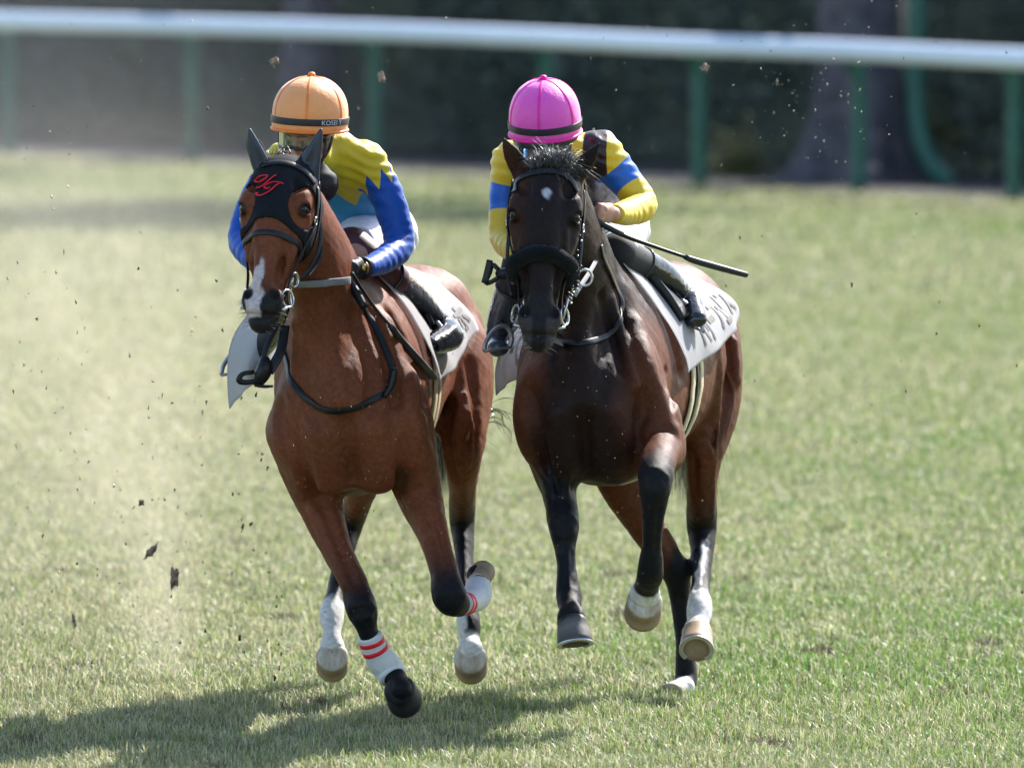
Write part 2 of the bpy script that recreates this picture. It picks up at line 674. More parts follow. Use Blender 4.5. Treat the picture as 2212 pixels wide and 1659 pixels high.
def grass():
    Vs, Cs = [], []
    for (y0, y1, dens, hh, ww) in ((36.6, 41, 6200, .044, .0034), (41, 46, 4600, .046, .0042), (46, 56, 3600, .046, .0046), (56, 75, 1700, .048, .0068), (75, 112, 520, .050, .012)):
        half = .056 * y1 + .55
        n = int(dens * 2 * half * (y1 - y0))
        x = rng.uniform(-half, half, n)
        y = rng.uniform(y0, y1, n)
        k = np.abs(x) < .056 * y + .55
        # clumps: thin out by a wandering density
        cl = np.sin(x * 9 + 2 * np.sin(y * 5)) + np.sin(y * 7 + 2 * np.sin(x * 6.3)) + np.sin(x * 21 + y * 17)
        k &= rng.random(n) < .62 + .16 * cl
        k &= y < fence_y(x) - .1
        x, y, cl = x[k], y[k], cl[k]
        n = len(x)
        L = hh * (.5 + .75 * rng.random(n)) * (1 + .12 * cl)
        th = rng.uniform(0, 2 * math.pi, n)
        lean = rng.gamma(2.4, .42, n)
        dx, dy = np.cos(th), np.sin(th)
        fx, fy = -dy, dx
        tw = rng.normal(size=n) * .5
        fx, fy = fx * np.cos(tw) + dx * np.sin(tw), fy * np.cos(tw) + dy * np.sin(tw)
        w_ = ww * (.7 + .6 * rng.random(n)) / 2
        zb = np.zeros(n)
        m1x, m1y, m1z = x + dx * L * .22 * lean, y + dy * L * .22 * lean, L * .55 / (1 + .25 * lean)
        tx, ty, tz = x + dx * L * .75 * lean, y + dy * L * .75 * lean, np.maximum(L * (1 - .32 * lean), .006)
        P = np.stack([np.stack([x - fx * w_, y - fy * w_, zb], 1), np.stack([x + fx * w_, y + fy * w_, zb], 1),
                      np.stack([m1x + fx * w_ * .9, m1y + fy * w_ * .9, m1z], 1), np.stack([m1x - fx * w_ * .9, m1y - fy * w_ * .9, m1z], 1),
                      np.stack([tx, ty, tz], 1)], 1)
        Vs.append(P.astype(np.float32))
        # colour: green sward, straw thatch, dry and lush areas, mown bands
        big = .5 + .25 * np.sin(x * .9 + .8 * np.sin(y * .31)) + .25 * np.sin(y * .45 + 1.3 * np.sin(x * .5 + 1))
        lush = np.clip(.35 + .16 * x + .35 * (big - .5) - .013 * (y - 40) + .25 * np.exp(-((y - 43) / 3) ** 2) * (x > .6), 0, 1)
        fd = (fence_y(x) - y) * .83                        # distance in front of the rail
        pn = np.sin(x * 7.1 + 1.9 * np.sin(y * 4.3)) * np.sin(y * 5.7 + 1.7 * np.sin(x * 3.9 + 2)) + .5 * np.sin(x * 2.3 + y * 1.9)
        lush = np.clip(lush + .22 * pn, 0, 1)
        lush = np.clip(lush + .5 * np.exp(-((fd - 5.5) / 2.2) ** 2) - .25 * np.exp(-((fd - 1) / 1.5) ** 2), 0, 1)
        dry = rng.random(n) < .57 - .36 * lush
        g1, g2 = np.array((.218, .250, .088)), np.array((.150, .242, .052))
        c = g1 + (g2 - g1) * lush[:, None]
        c = c * (.65 + .75 * rng.random((n, 1))) * (1 + .10 * rng.normal(size=(n, 3)))
        s = np.array((.49, .46, .28)) * (.6 + .6 * rng.random((n, 1)))
        c = np.where(dry[:, None], s, c)
        for (vx, vy, vr) in DIVOTS:                        # torn places where hooves have dug in
            dd = ((x - vx) / vr) ** 2 + ((y - vy) / (vr * 1.8)) ** 2 + .35 * np.sin(x * 60) * np.sin(y * 47)
            c = np.where((dd < 1)[:, None], np.array((.13, .10, .065)) * (.6 + .6 * rng.random((n, 1))), c)
        Cs.append(np.repeat(np.clip(c, .01, .7)[:, None], 5, 1).astype(np.float32))
    V = np.vstack([v.reshape(-1, 3) for v in Vs])
    Cc = np.vstack([c.reshape(-1, 3) for c in Cs])
    n = len(V) // 5
    b = (np.arange(n) * 5)[:, None]
    T = np.stack([b + (0, 1, 2), b + (0, 2, 3), b + (3, 2, 4)], 1).reshape(-1, 3)
    o = mesh_obj("grass", V, T, grass_mat(), None, False)
    set_col(o, "blade", Cc)
    tag(o, "short sunlit racecourse turf, green and straw coloured, under the horses", "grass", kind="stuff")


grass()

# ================================================================ horses
def coat_mat(name, rough):
    m = attr_mat(name, "coat", rough=rough, spec=0.12, var=0.30, vscale=60, bstr=0.55, bscale=210, bdist=0.004, stretch=(1.6, 1.6, 0.30))
    t = m.node_tree
    b = t.nodes["Principled BSDF"]
    n = noise_node(t, 7, 5, .65)
    mr = t.nodes.new("ShaderNodeMapRange")
    mr.inputs[1].default_value, mr.inputs[2].default_value = .3, .7
    mr.inputs[3].default_value, mr.inputs[4].default_value = rough - .10, rough + .22
    t.links.new(n.outputs[0], mr.inputs[0])
    t.links.new(mr.outputs[0], b.inputs["Roughness"])
    b.inputs["Sheen Weight"].default_value = .04
    b.inputs["Sheen Roughness"].default_value = .35
    b.inputs["Sheen Tint"].default_value = (.9, .62, .48, 1)
    return m


M_EYE = simple_mat("horse_eye", (0.012, 0.007, 0.005), rough=0.05, spec=0.4, bstr=0)
M_LEATHER = simple_mat("black_leather", (0.008, 0.009, 0.011), rough=0.40, spec=0.35, var=0.3, bstr=0.25, bscale=260)
M_STEEL = simple_mat("steel", (0.55, 0.55, 0.56), rough=0.25, metal=1.0, bstr=0)
M_SHOE = simple_mat("shoe_metal", (0.5, 0.5, 0.52), rough=0.4, metal=0.85, bstr=0.2)


def hoof_mat(name, hair, c, c2, rim):
    """horn: hair at the coronet, streaked wall, worn and dirty rim (hoofpos runs from coronet to sole)"""
    m, t, b = new_mat(name)
    a = t.nodes.new("ShaderNodeAttribute")
    a.attribute_name = "hoofpos"
    n = noise_node(t, 20, 4, .65, stretch=(1, 1, .4))
    ad = t.nodes.new("ShaderNodeMath")
    ad.operation = 'MULTIPLY_ADD'
    t.links.new(n.outputs[0], ad.inputs[0])
    ad.inputs[1].default_value = .34
    t.links.new(a.outputs["Fac"], ad.inputs[2])
    r = ramp(t, ad.outputs[0], [(.13, hair), (.22, c), (.46, c2), (.78, c), (1.0, rim)])
    t.links.new(r.outputs[0], b.inputs["Base Color"])
    b.inputs["Roughness"].default_value = 0.6
    b.inputs["Specular IOR Level"].default_value = 0.25
    n2 = noise_node(t, 120, 4, 0.6, stretch=(1, 1, .25))
    bump(t, b, n2.outputs[0], 0.35, 0.003)
    return m

M_HOOF_D = hoof_mat("dark_hoof", (.010, .010, .012), (.022, .021, .022), (.040, .038, .036), (.09, .08, .06))
M_HOOF_G = hoof_mat("grey_hoof", (.012, .012, .013), (.075, .070, .066), (.15, .14, .13), (.10, .085, .06))
M_HOOF_W = hoof_mat("pale_hoof", (.60, .58, .54), (.58, .54, .47), (.64, .60, .54), (.30, .25, .17))
M_HOOF_T = hoof_mat("tan_hoof", (.60, .57, .52), (.36, .27, .18), (.25, .18, .115), (.12, .09, .055))


def legchain(pts):
    return np.array([list(W(p[0], p[1], p[2])) + [p[3], p[4]] for p in pts])


class HeadFrame:
    """x: towards the viewer's right, y: out of the forehead, z: from the muzzle up to the poll"""

    def __init__(s, poll, lip, face):
        s.o = np.asarray(poll)
        d = np.asarray(lip) - s.o
        s.k = np.linalg.norm(d) / 0.62
        s.z = -nrm(d)
        f = np.asarray(face, float)
        s.y = nrm(f - s.z * np.dot(f, s.z))
        s.x = np.cross(s.y, s.z)
        s.ax = (s.x, s.y, s.z)

    def w(s, x, y, z):
        return s.o + (s.x * x + s.y * y + s.z * z) * s.k

    def local(s, P):
        d = (np.asarray(P) - s.o) / s.k
        return d @ s.x, d @ s.y, d @ s.z


def build_head(F, H, mouth=0.0, wide=1.0):
    k = H.k
    st = [(-.06, -.01, .075, .066), (-.045, -.06, .100, .105), (-.04, -.13, .110, .125), (-.04, -.20, .104, .135), (-.034, -.28, .086, .125),
          (-.022, -.36, .068, .098), (-.012, -.44, .058, .078), (-.006, -.50, .056, .068), (-.006, -.555, .058, .060), (-.014, -.592, .048, .046)]
    rows = [list(H.w(0, y, z)) + [a * k * wide, b * k] for (y, z, a, b) in st]
    F.chain(rows, H.x, k=0.05)
    for s in (-1, 1):
        F.ell(H.w(s * .060 * wide, -.085, -.20), H.ax, (.042 * k, .085 * k, .105 * k), 0.035)      # cheek
        F.ell(H.w(s * .086 * wide, .040, -.155), H.ax, (.030 * k, .034 * k, .050 * k), 0.03)       # brow
        F.chain([list(H.w(s * .094 * wide, .005, -.215)) + [.018, .018], list(H.w(s * .066 * wide, .012, -.37)) + [.012, .012]], H.x, k=0.03)
        F.ell(H.w(s * .097 * wide, .040, -.192), H.ax, (.021, .026, .019), 0.012, 'carve')          # eye socket
        F.chain([list(H.w(s * .084 * wide, .066, -.184)) + [.007, .007], list(H.w(s * .104 * wide, .050, -.170)) + [.009, .008], list(H.w(s * .109 * wide, .022, -.180)) + [.007, .007]], H.z, k=.014)
        F.chain([list(H.w(s * .086 * wide, .062, -.200)) + [.006, .006], list(H.w(s * .100 * wide, .048, -.213)) + [.006, .006], list(H.w(s * .106 * wide, .022, -.204)) + [.006, .006]], H.z, k=.014)
        F.ell(H.w(s * .070 * wide, .050, -.105), H.ax, (.020, .020, .028), 0.03, 'carve')           # hollow above the eye
        F.ell(H.w(s * .047, .030, -.535), H.ax, (.027, .032, .044), 0.022)                          # nostril wing
        F.ell(H.w(s * .050, .066, -.528), H.ax, (.014, .024, .027), 0.010, 'carve')                 # nostril
        F.ell(H.w(s * .050, .02, -.43), H.ax, (.012, .03, .06), 0.03, 'carve')                      # hollow behind the nostril
    F.chain([list(H.w(0, .070, -.24)) + [.040, .020], list(H.w(0, .058, -.40)) + [.032, .016], list(H.w(0, .048, -.50)) + [.026, .016]], H.x, k=0.03)
    F.ell(H.w(0, .022, -.575), H.ax, (.046 * k, .038 * k, .034 * k), 0.025)                         # upper lip
    F.ell(H.w(0, -.006, -.612 - mouth), H.ax, (.040 * k, .036 * k, .026 * k), 0.02)                 # lower lip, chin
    F.ell(H.w(0, -.030, -.590 - mouth * .6), H.ax, (.042 * k, .040 * k, .030 * k), 0.02)
    F.chain([list(H.w(-.05, .018, -.592)) + [.006, .006], list(H.w(0, .045, -.602 - mouth * .5)) + [.006 + mouth * .3, .012], list(H.w(.05, .018, -.592)) + [.006, .006]], H.z, k=0.010, op='carve')


def build_horse(spec):
    head = HeadFrame(W(*spec['poll']), W(*spec['lip']), spec['face'])
    lat = nrm(np.array((math.cos(spec['yaw']), -math.sin(spec['yaw']), 0)))
    F = Field(spec['lo'], spec['hi'], 0.0063)
    T = legchain(spec['torso'])
    F.chain(T, lat, k=0.05, n=16)
    Nk = legchain(spec['neck'])
    F.chain(Nk, lat, k=0.10, n=14)
    for key in ('FL', 'FR', 'HL', 'HR'):
        F.chain(legchain(spec['legs'][key]), lat, k=0.055 if key[0] == 'F' else 0.05, n=8)
    for (px, py, Y, r, k) in spec.get('lumps', []):                          # muscles
        F.ell(W(px, py, Y), (lat, np.cross((0, 0, 1), lat), (0, 0, 1)), r, k)
    for (pts, r, k) in spec.get('ridges', []):
        F.chain([list(W(*p)) + [r, r] for p in pts], lat, k=k)
    for (pts, r, k) in spec.get('grooves', []):
        F.chain([list(W(*p)) + [r, r] for p in pts], lat, k=k, op='carve')
    build_head(F, head, spec.get('mouth', 0.0), spec.get('wide', 1.0))
    for ear in spec['ears']:
        F.chain(legchain(ear['pts']), nrm(ear['u']), k=0.02)
        if 'cup' in ear: F.chain(legchain(ear['cup']), nrm(ear['u']), k=0.008, op='carve')
    p, q = F.mesh(smooth=2)                                                  # first skin: muscles are then sculpted along its surface
    bv = bvh_of(p, q)
    o = Vector((0, 0, CAM_H))
    for (pts, r, dep, k) in spec['strokes']:
        dep = dep * (1.55 if r > .015 else 1.2)
        rows = []
        for px, py in pts:
            h = bv.ray_cast(o, ray(px, py).normalized())
            if h[0] is None: continue
            hn = nrm(np.array(h[1]))
            c = np.array(h[0]) + hn * ((r - dep) if dep > 0 else (-r - dep))
            rows.append(list(c) + [r, r])
        if rows:
            my = np.median([q_[1] for q_ in rows])                            # keep to one limb
            rows = [q_ for q_ in rows if abs(q_[1] - my) < .16]
        if len(rows) > 1: F.chain(rows, lat, k=k, n=4, op='carve' if dep > 0 else 'add')
    p, q = F.mesh(smooth=2)
    n = vnormals(p, q)
    p = p + n * (.0016 * wob(p, 42) + .0011 * wob(p, 95, 3))[:, None]
    n = vnormals(p, q)
    return dict(F=F, H=head, lat=lat, p=p, q=q, n=n, bvh=bvh_of(p, q), T=T)


def leg_param(p, pts):
    """nearest distance to the leg's bones and the joint index (with fraction) there"""
    J = np.array([W(a[0], a[1], a[2]) for a in pts])
    best = np.full(len(p), 9.0)
    par = np.zeros(len(p))
    for i in range(len(J) - 1):
        d = J[i + 1] - J[i]
        t = np.clip(((p - J[i]) @ d) / (d @ d), 0, 1)
        dist = np.linalg.norm(p - (J[i] + t[:, None] * d), axis=1)
        m = dist < best
        best[m] = dist[m]
        par[m] = i + t[m]
    return best, par


def wob(p, s=18.0, ph=0.0):
    x, y, z = p[:, 0] * s, p[:, 1] * s, p[:, 2] * s
    return (np.sin(x + 1.7 * np.sin(y * .7 + ph)) + np.sin(1.3 * y + 1.9 * np.sin(z * .8 + 1 + ph)) + np.sin(.9 * z + 2.1 * np.sin(x * 1.1 + 2 + ph))
            + .6 * np.sin(2.9 * x + 2.3 * z + ph) + .6 * np.sin(3.1 * y - 2.7 * z)) / 4.2


def mixc(c, m, k):
    return c * (1 - m[:, None]) + np.asarray(k)[None] * m[:, None]


A = dict(
    yaw=0.17, lo=(-1.18, 38.7, -0.02), hi=(0.02, 42.1, 2.30),
    poll=(612, 358, 39.24), lip=(565, 700, 38.98), face=(-0.24, -0.95, -0.2), mouth=0.012, wide=1.15,
    torso=[(742, 905, 39.50, .12, .16), (748, 885, 39.62, .215, .28), (756, 845, 39.85, .262, .37), (770, 830, 40.15, .268, .385), (788, 822, 40.5, .272, .37),
           (820, 794, 40.85, .262, .33), (864, 760, 41.15, .265, .31), (905, 745, 41.4, .245, .27), (928, 760, 41.6, .17, .19)],
    neck=[(742, 760, 39.98, .185, .33), (720, 690, 39.76, .140, .265), (690, 585, 39.54, .118, .20), (648, 475, 39.38, .102, .15), (620, 412, 39.32, .086, .095)],
    legs=dict(
        FL=[(640, 930, 39.66, .105, .14), (678, 1050, 39.72, .088, .115), (720, 1170, 39.62, .057, .076), (763, 1258, 39.52, .049, .054), (780, 1312, 39.48, .055, .058),
            (792, 1352, 39.48, .037, .043), (808, 1398, 39.5, .033, .040), (838, 1442, 39.53, .041, .047), (858, 1470, 39.5, .038, .040), (868, 1490, 39.46, .042, .045)],
        FR=[(868, 930, 39.64, .105, .14), (900, 1050, 39.68, .085, .11), (934, 1150, 39.5, .056, .072), (958, 1230, 39.36, .049, .053), (971, 1288, 39.28, .060, .058),
            (988, 1303, 39.36, .043, .046), (1008, 1303, 39.45, .033, .040), (1030, 1288, 39.58, .042, .046), (1035, 1262, 39.66, .036, .038), (1032, 1242, 39.70, .040, .04)],
        HL=[(850, 770, 41.2, .14, .2), (835, 880, 41.05, .115, .19), (800, 985, 40.95, .085, .14), (779, 1060, 41.05, .056, .08), (760, 1125, 41.2, .045, .066),
            (742, 1195, 41.1, .034, .045), (726, 1275, 40.95, .032, .040), (717, 1325, 40.85, .045, .048), (717, 1368, 40.78, .033, .036), (718, 1400, 40.75, .046, .046)],
        HR=[(978, 765, 41.2, .14, .2), (990, 860, 41.1, .110, .19), (1000, 955, 40.95, .078, .14), (1000, 1040, 41.1, .052, .085), (998, 1115, 41.3, .047, .070),
            (1003, 1200, 41.2, .034, .045), (1008, 1285, 41.05, .032, .040), (1012, 1345, 40.95, .044, .048), (1014, 1385, 40.9, .036, .038), (1016, 1405, 40.86, .048, .048)]),
    lumps=[(690, 970, 39.53, (.095, .07, .14), .09), (815, 970, 39.53, (.10, .07, .14), .09), (640, 900, 39.60, (.07, .12, .15), .06), (885, 900, 39.60, (.06, .12, .16), .06),
           (905, 1010, 39.60, (.055, .08, .10), .04), (668, 1010, 39.62, (.06, .08, .10), .04), (1010, 830, 41.1, (.07, .17, .17), .06), (925, 640, 41.2, (.12, .2, .08), .08)],
    ridges=[([(700, 660, 39.50), (712, 780, 39.46), (740, 880, 39.44)], .035, .05), ([(650, 700, 39.48), (650, 800, 39.5), (690, 900, 39.45)], .03, .05), ([(768, 650, 39.72), (800, 740, 39.7), (815, 850, 39.6)], .045, .06)],
    grooves=[([(752, 920, 39.36), (755, 980, 39.33), (760, 1050, 39.38)], .022, .04), ([(610, 880, 39.42), (640, 960, 39.40), (672, 1030, 39.48)], .02, .05),
             ([(868, 880, 39.40), (858, 960, 39.37), (862, 1040, 39.45)], .02, .05), ([(940, 860, 41.0), (975, 900, 40.75), (985, 940, 40.7)], .02, .05)],
    strokes=[([(747, 900), (752, 960), (762, 1030), (772, 1068)], .030, .015, .03), ([(600, 880), (622, 950), (655, 1015), (690, 1078)], .030, .013, .04), ([(905, 870), (884, 940), (866, 1000), (852, 1062)], .030, .014, .03),
             ([(634, 725), (642, 800), (668, 880), (700, 930)], .026, .011, .03), ([(765, 690), (792, 770), (806, 840), (795, 905)], .028, .012, .03), ([(690, 690), (705, 770), (728, 860)], .045, -.012, .05),
             ([(905, 1060), (938, 1150), (960, 1235)], .016, .007, .02), ([(700, 1090), (738, 1190), (766, 1262)], .016, .007, .02), ([(672, 1100), (705, 1180), (745, 1265)], .014, -.006, .02),
             ([(972, 870), (962, 950), (984, 1035)], .022, .010, .03), ([(1018, 790), (1028, 880), (1020, 960)], .022, .009, .03), ([(1000, 1000), (1004, 1080)], .012, -.006, .015),
             ([(690, 940), (700, 1000), (722, 1050)], .045, -.010, .05), ([(815, 930), (820, 1000), (815, 1045)], .050, -.010, .05), ([(830, 700), (862, 800), (892, 900), (905, 980)], .040, -.012, .06),
             ([(845, 680), (885, 770), (920, 860)], .022, .010, .03), ([(800, 680), (838, 790), (855, 870)], .020, .008, .03), ([(580, 830), (596, 900), (630, 970)], .02, .008, .03),
             ([(756, 1312), (782, 1300), (806, 1310)], .014, -.006, .012), ([(770, 1340), (800, 1332)], .012, -.005, .012), ([(945, 1290), (975, 1275), (1003, 1285)], .014, -.005, .012),
             ([(1005, 1160), (1012, 1290)], .010, .005, .012), ([(985, 1165), (995, 1290)], .010, .004, .012), ([(560, 470), (548, 530), (545, 580)], .012, -.004, .015), ([(640, 500), (625, 560), (612, 600)], .010, -.004, .012),
             ([(925, 1090), (945, 1170), (962, 1220)], .007, -.0040, .008), ([(660, 960), (700, 985), (745, 1000)], .007, -.0038, .008), ([(690, 1120), (722, 1200), (752, 1270)], .007, -.004, .008), ([(1005, 850), (1022, 930), (1012, 1010)], .008, -.0042, .008), ([(548, 500), (556, 540), (550, 590)], .006, -.003, .007), ([(870, 1070), (895, 1110), (930, 1150)], .010, -.004, .012)],
    ears=[dict(pts=[(575, 372, 39.27, .022, .018), (553, 325, 39.25, .026, .012), (541, 282, 39.24, .006, .005)], u=(1, -.4, 0)),
          dict(pts=[(660, 375, 39.27, .026, .018), (676, 325, 39.25, .024, .012), (692, 282, 39.24, .006, .005)], u=(1, .1, 0.3))])

B = dict(
    yaw=0.19, lo=(-0.10, 38.6, -0.02), hi=(0.98, 42.2, 2.25),
    poll=(1184, 358, 39.24), lip=(1163, 744, 39.0), face=(-0.03, -1.0, -0.15), mouth=0.0, wide=1.04,
    torso=[(1260, 895, 39.50, .12, .16), (1266, 872, 39.62, .225, .26), (1278, 832, 39.85, .262, .335), (1308, 820, 40.15, .285, .375), (1343, 803, 40.5, .30, .35),
           (1385, 782, 40.85, .29, .32), (1420, 748, 41.15, .275, .31), (1450, 740, 41.4, .25, .27), (1475, 755, 41.6, .17, .19)],
    neck=[(1278, 745, 39.98, .190, .33), (1262, 665, 39.76, .140, .265), (1240, 560, 39.54, .118, .20), (1208, 450, 39.38, .102, .15), (1186, 385, 39.31, .088, .11)],
    legs=dict(
        FL=[(1184, 900, 39.66, .100, .14), (1197, 1000, 39.70, .084, .11), (1208, 1066, 39.6, .059, .072), (1217, 1130, 39.45, .055, .057), (1220, 1178, 39.42, .039, .044),
            (1224, 1228, 39.38, .033, .041), (1229, 1288, 39.33, .045, .048), (1231, 1315, 39.27, .038, .039), (1234, 1336, 39.24, .050, .05)],
        FR=[(1390, 890, 39.62, .10, .13), (1432, 965, 39.62, .078, .10), (1424, 985, 39.4, .066, .070), (1416, 1035, 39.17, .060, .062),
            (1413, 1100, 39.17, .042, .046), (1408, 1165, 39.22, .034, .041), (1405, 1232, 39.28, .046, .05), (1398, 1262, 39.36, .042, .042), (1393, 1285, 39.42, .054, .052)],
        HL=[(1372, 770, 41.2, .14, .2), (1348, 900, 41.0, .11, .19), (1328, 1000, 40.85, .085, .14), (1380, 1110, 40.92, .064, .09), (1430, 1190, 41.0, .052, .072),
            (1462, 1245, 41.05, .046, .066), (1471, 1310, 41.05, .036, .045), (1478, 1390, 41.02, .032, .041), (1482, 1460, 41.0, .040, .045), (1479, 1478, 40.96, .036, .036), (1474, 1486, 40.92, .046, .04)],
        HR=[(1508, 745, 41.2, .14, .2), (1530, 850, 41.05, .115, .19), (1522, 960, 40.95, .076, .145), (1516, 1045, 41.0, .055, .085), (1516, 1130, 41.15, .055, .072),
            (1517, 1205, 41.05, .038, .047), (1513, 1270, 40.9, .034, .042), (1511, 1315, 40.8, .047, .05), (1508, 1345, 40.74, .040, .04), (1506, 1364, 40.7, .052, .05)]),
    lumps=[(1205, 960, 39.53, (.095, .07, .14), .09), (1330, 960, 39.53, (.10, .07, .14), .09), (1160, 890, 39.60, (.07, .12, .16), .06), (1392, 850, 39.62, (.06, .12, .17), .07),
           (1436, 925, 39.57, (.055, .08, .11), .05), (1545, 800, 41.1, (.07, .17, .17), .06), (1450, 640, 41.2, (.12, .2, .08), .08)],
    ridges=[([(1250, 660, 39.46), (1255, 760, 39.45), (1262, 860, 39.44)], .035, .05), ([(1330, 640, 39.72), (1365, 740, 39.66), (1380, 840, 39.52)], .05, .06)],
    grooves=[([(1268, 900, 39.36), (1268, 960, 39.33), (1268, 1020, 39.38)], .022, .04), ([(1390, 860, 39.40), (1375, 940, 39.37), (1370, 1000, 39.45)], .02, .05),
             ([(1150, 870, 39.42), (1165, 940, 39.42), (1185, 1000, 39.5)], .02, .05), ([(1560, 720, 40.98), (1580, 800, 40.95), (1570, 880, 40.85)], .016, .05)],
    strokes=[([(1266, 870), (1264, 930), (1268, 1005)], .030, .015, .03), ([(1142, 850), (1162, 920), (1196, 990)], .028, .013, .04), ([(1405, 830), (1390, 890), (1378, 955)], .030, .014, .03),
             ([(1300, 640), (1326, 720), (1346, 800)], .022, .011, .025), ([(1338, 690), (1368, 775), (1392, 850)], .022, .012, .025), ([(1322, 650), (1348, 740), (1372, 830)], .022, -.010, .025), ([(1372, 700), (1402, 790), (1428, 880)], .030, -.010, .04),
             ([(1240, 760), (1248, 820), (1255, 870)], .045, -.010, .05), ([(1200, 900), (1208, 960), (1222, 1000)], .045, -.010, .05), ([(1325, 890), (1330, 960), (1320, 1005)], .050, -.010, .05),
             ([(1562, 700), (1578, 780), (1565, 880), (1545, 960)], .020, .010, .025), ([(1502, 770), (1522, 860), (1512, 960)], .020, .010, .025), ([(1540, 720), (1552, 800), (1545, 880)], .03, -.010, .04), ([(1585, 740), (1592, 820)], .02, -.008, .03),
             ([(1500, 990), (1504, 1075)], .014, .007, .018), ([(1535, 970), (1540, 1060), (1538, 1120)], .012, -.006, .015), ([(1500, 1120), (1515, 1108), (1535, 1118)], .014, -.006, .015), ([(1505, 1190), (1502, 1270)], .010, .005, .012), ([(1528, 1180), (1524, 1270)], .010, .005, .012),
             ([(1190, 1000), (1200, 1060), (1208, 1095)], .014, .006, .018), ([(1225, 1000), (1222, 1070)], .014, -.006, .018), ([(1192, 1125), (1216, 1112), (1242, 1122)], .014, -.006, .012), ([(1198, 1150), (1218, 1158), (1238, 1150)], .012, -.005, .012),
             ([(1213, 1195), (1217, 1265)], .009, .005, .012), ([(1236, 1195), (1240, 1262)], .009, .005, .012), ([(1395, 1030), (1415, 1012), (1440, 1028)], .014, -.006, .012), ([(1424, 1100), (1418, 1190)], .010, .005, .012),
             ([(1400, 930), (1425, 905), (1455, 925)], .022, -.008, .03), ([(1440, 1150), (1462, 1190), (1472, 1225)], .014, -.008, .02), ([(1410, 1150), (1448, 1210)], .012, .007, .015), ([(1470, 1290), (1480, 1400)], .009, .005, .012),
             ([(1130, 500), (1125, 560), (1132, 620)], .012, -.004, .015), ([(1222, 500), (1220, 560), (1200, 630)], .012, -.004, .015), ([(1440, 800), (1452, 880)], .014, .007, .02), ([(1555, 880), (1548, 960), (1535, 1050)], .008, -.0044, .008), ([(1570, 800), (1585, 860), (1570, 930)], .007, -.004, .008), ([(1170, 930), (1188, 1000), (1196, 1070)], .007, -.004, .008), ([(1500, 830), (1512, 900), (1500, 970)], .008, -.004, .008), ([(1410, 640), (1450, 720), (1470, 800)], .03, .008, .04)],
    ears=[dict(pts=[(1133, 385, 39.27, .036, .026), (1112, 345, 39.24, .036, .018), (1097, 318, 39.23, .022, .012), (1088, 300, 39.23, .006, .005)], u=(1, -.5, 0.5),
               cup=[(1130, 375, 39.22, .016, .016), (1110, 345, 39.21, .016, .012), (1096, 318, 39.21, .007, .006)]),
          dict(pts=[(1237, 388, 39.27, .036, .026), (1262, 355, 39.24, .036, .018), (1281, 330, 39.23, .022, .012), (1295, 311, 39.23, .006, .005)], u=(1, .5, -0.5),
               cup=[(1240, 378, 39.22, .016, .016), (1262, 352, 39.21, .016, .012), (1281, 328, 39.21, .007, .006)])])
BONES_A, BONES_B = A['legs'], B['legs']

RA = build_horse(A)
RB = build_horse(B)


def rootof(R, name, label, cat, group, foot):
    o = empty(name, foot)
    tag(o, label, cat, group)
    return o


horseA = rootof(RA, "racehorse", "bright bay racehorse in a black hood with dark ear covers and white leg bandages", "horse", "racehorses galloping side by side", (-0.5, 40.2, 0.0))
horseB = rootof(RB, "racehorse", "dark brown racehorse with a black sheepskin noseband and a white star on its forehead", "horse", "racehorses galloping side by side", (0.35, 40.3, 0.0))

# ---- coats
BLACK = (.010, .010, .012)
WHITE = (.62, .60, .57)


def coat_A(R):
    p, H = R['p'], R['H']
    w1 = wob(p, 14)
    c = np.tile(np.array((.160, .048, .021)), (len(p), 1)) * (1 + .18 * w1[:, None])
    spec = {'FL': (2.2, 4.0), 'FR': (2.2, 3.9), 'HL': (2.8, 4.0), 'HR': (2.6, 4.0)}
    for key, (a, b) in spec.items():
        d, t = leg_param(p, BONES_A[key])
        near = 1 - smooth01(d, .10, .15)
        c = mixc(c, near * smooth01(t + .25 * w1, a, b), BLACK)
        if key == 'HL': c = mixc(c, near * smooth01(t + .12 * wob(p, 60), 6.55, 6.8), WHITE)
        if key == 'HR':
            side = smooth01((p - W(1012, 1300, 41)) @ R['lat'] + .014 * wob(p, 50), .016, .004)
            low = smooth01(t, 7.6, 8.1)
            c = mixc(c, near * smooth01(t + .12 * wob(p, 60), 6.2, 6.5) * np.maximum(side, low), WHITE)
    x, y, z = H.local(p)
    head = (z < .1) * (z > -.75) * (np.abs(x) < .2) * (y > -.16)
    c = mixc(c, head * smooth01(-z + .012 * wob(p, 40), .475, .545), (.020, .018, .019))
    wv = .012 * wob(p, 55)
    stripe = head * (y > .0) * smooth01(.012 + .012 * smooth01(-z, .40, .46) - np.abs(x - .008 - .03 * smooth01(-z, .42, .56)) + wv, 0, .006) * smooth01(-z, .385, .42) * smooth01(-z, .56, .54)
    snip = head * smooth01(.034 - np.abs(x - .028) + wv, 0, .008) * smooth01(-z, .50, .53) * smooth01(-z, .612, .600)
    c = mixc(c, np.maximum(stripe, snip), (.52, .44, .43))
    lid = np.zeros(len(p))
    for s in (-1, 1):
        e = H.w(s * .112, .046, -.192)
        lid = np.maximum(lid, 1 - smooth01(np.linalg.norm(p - e, axis=1), .020, .034))
        nz = H.w(s * .050, .058, -.528)
        lid = np.maximum(lid, 1 - smooth01(np.linalg.norm((p - nz) * 1.0, axis=1), .018, .026))
    return mixc(c, lid, (.012, .009, .009))


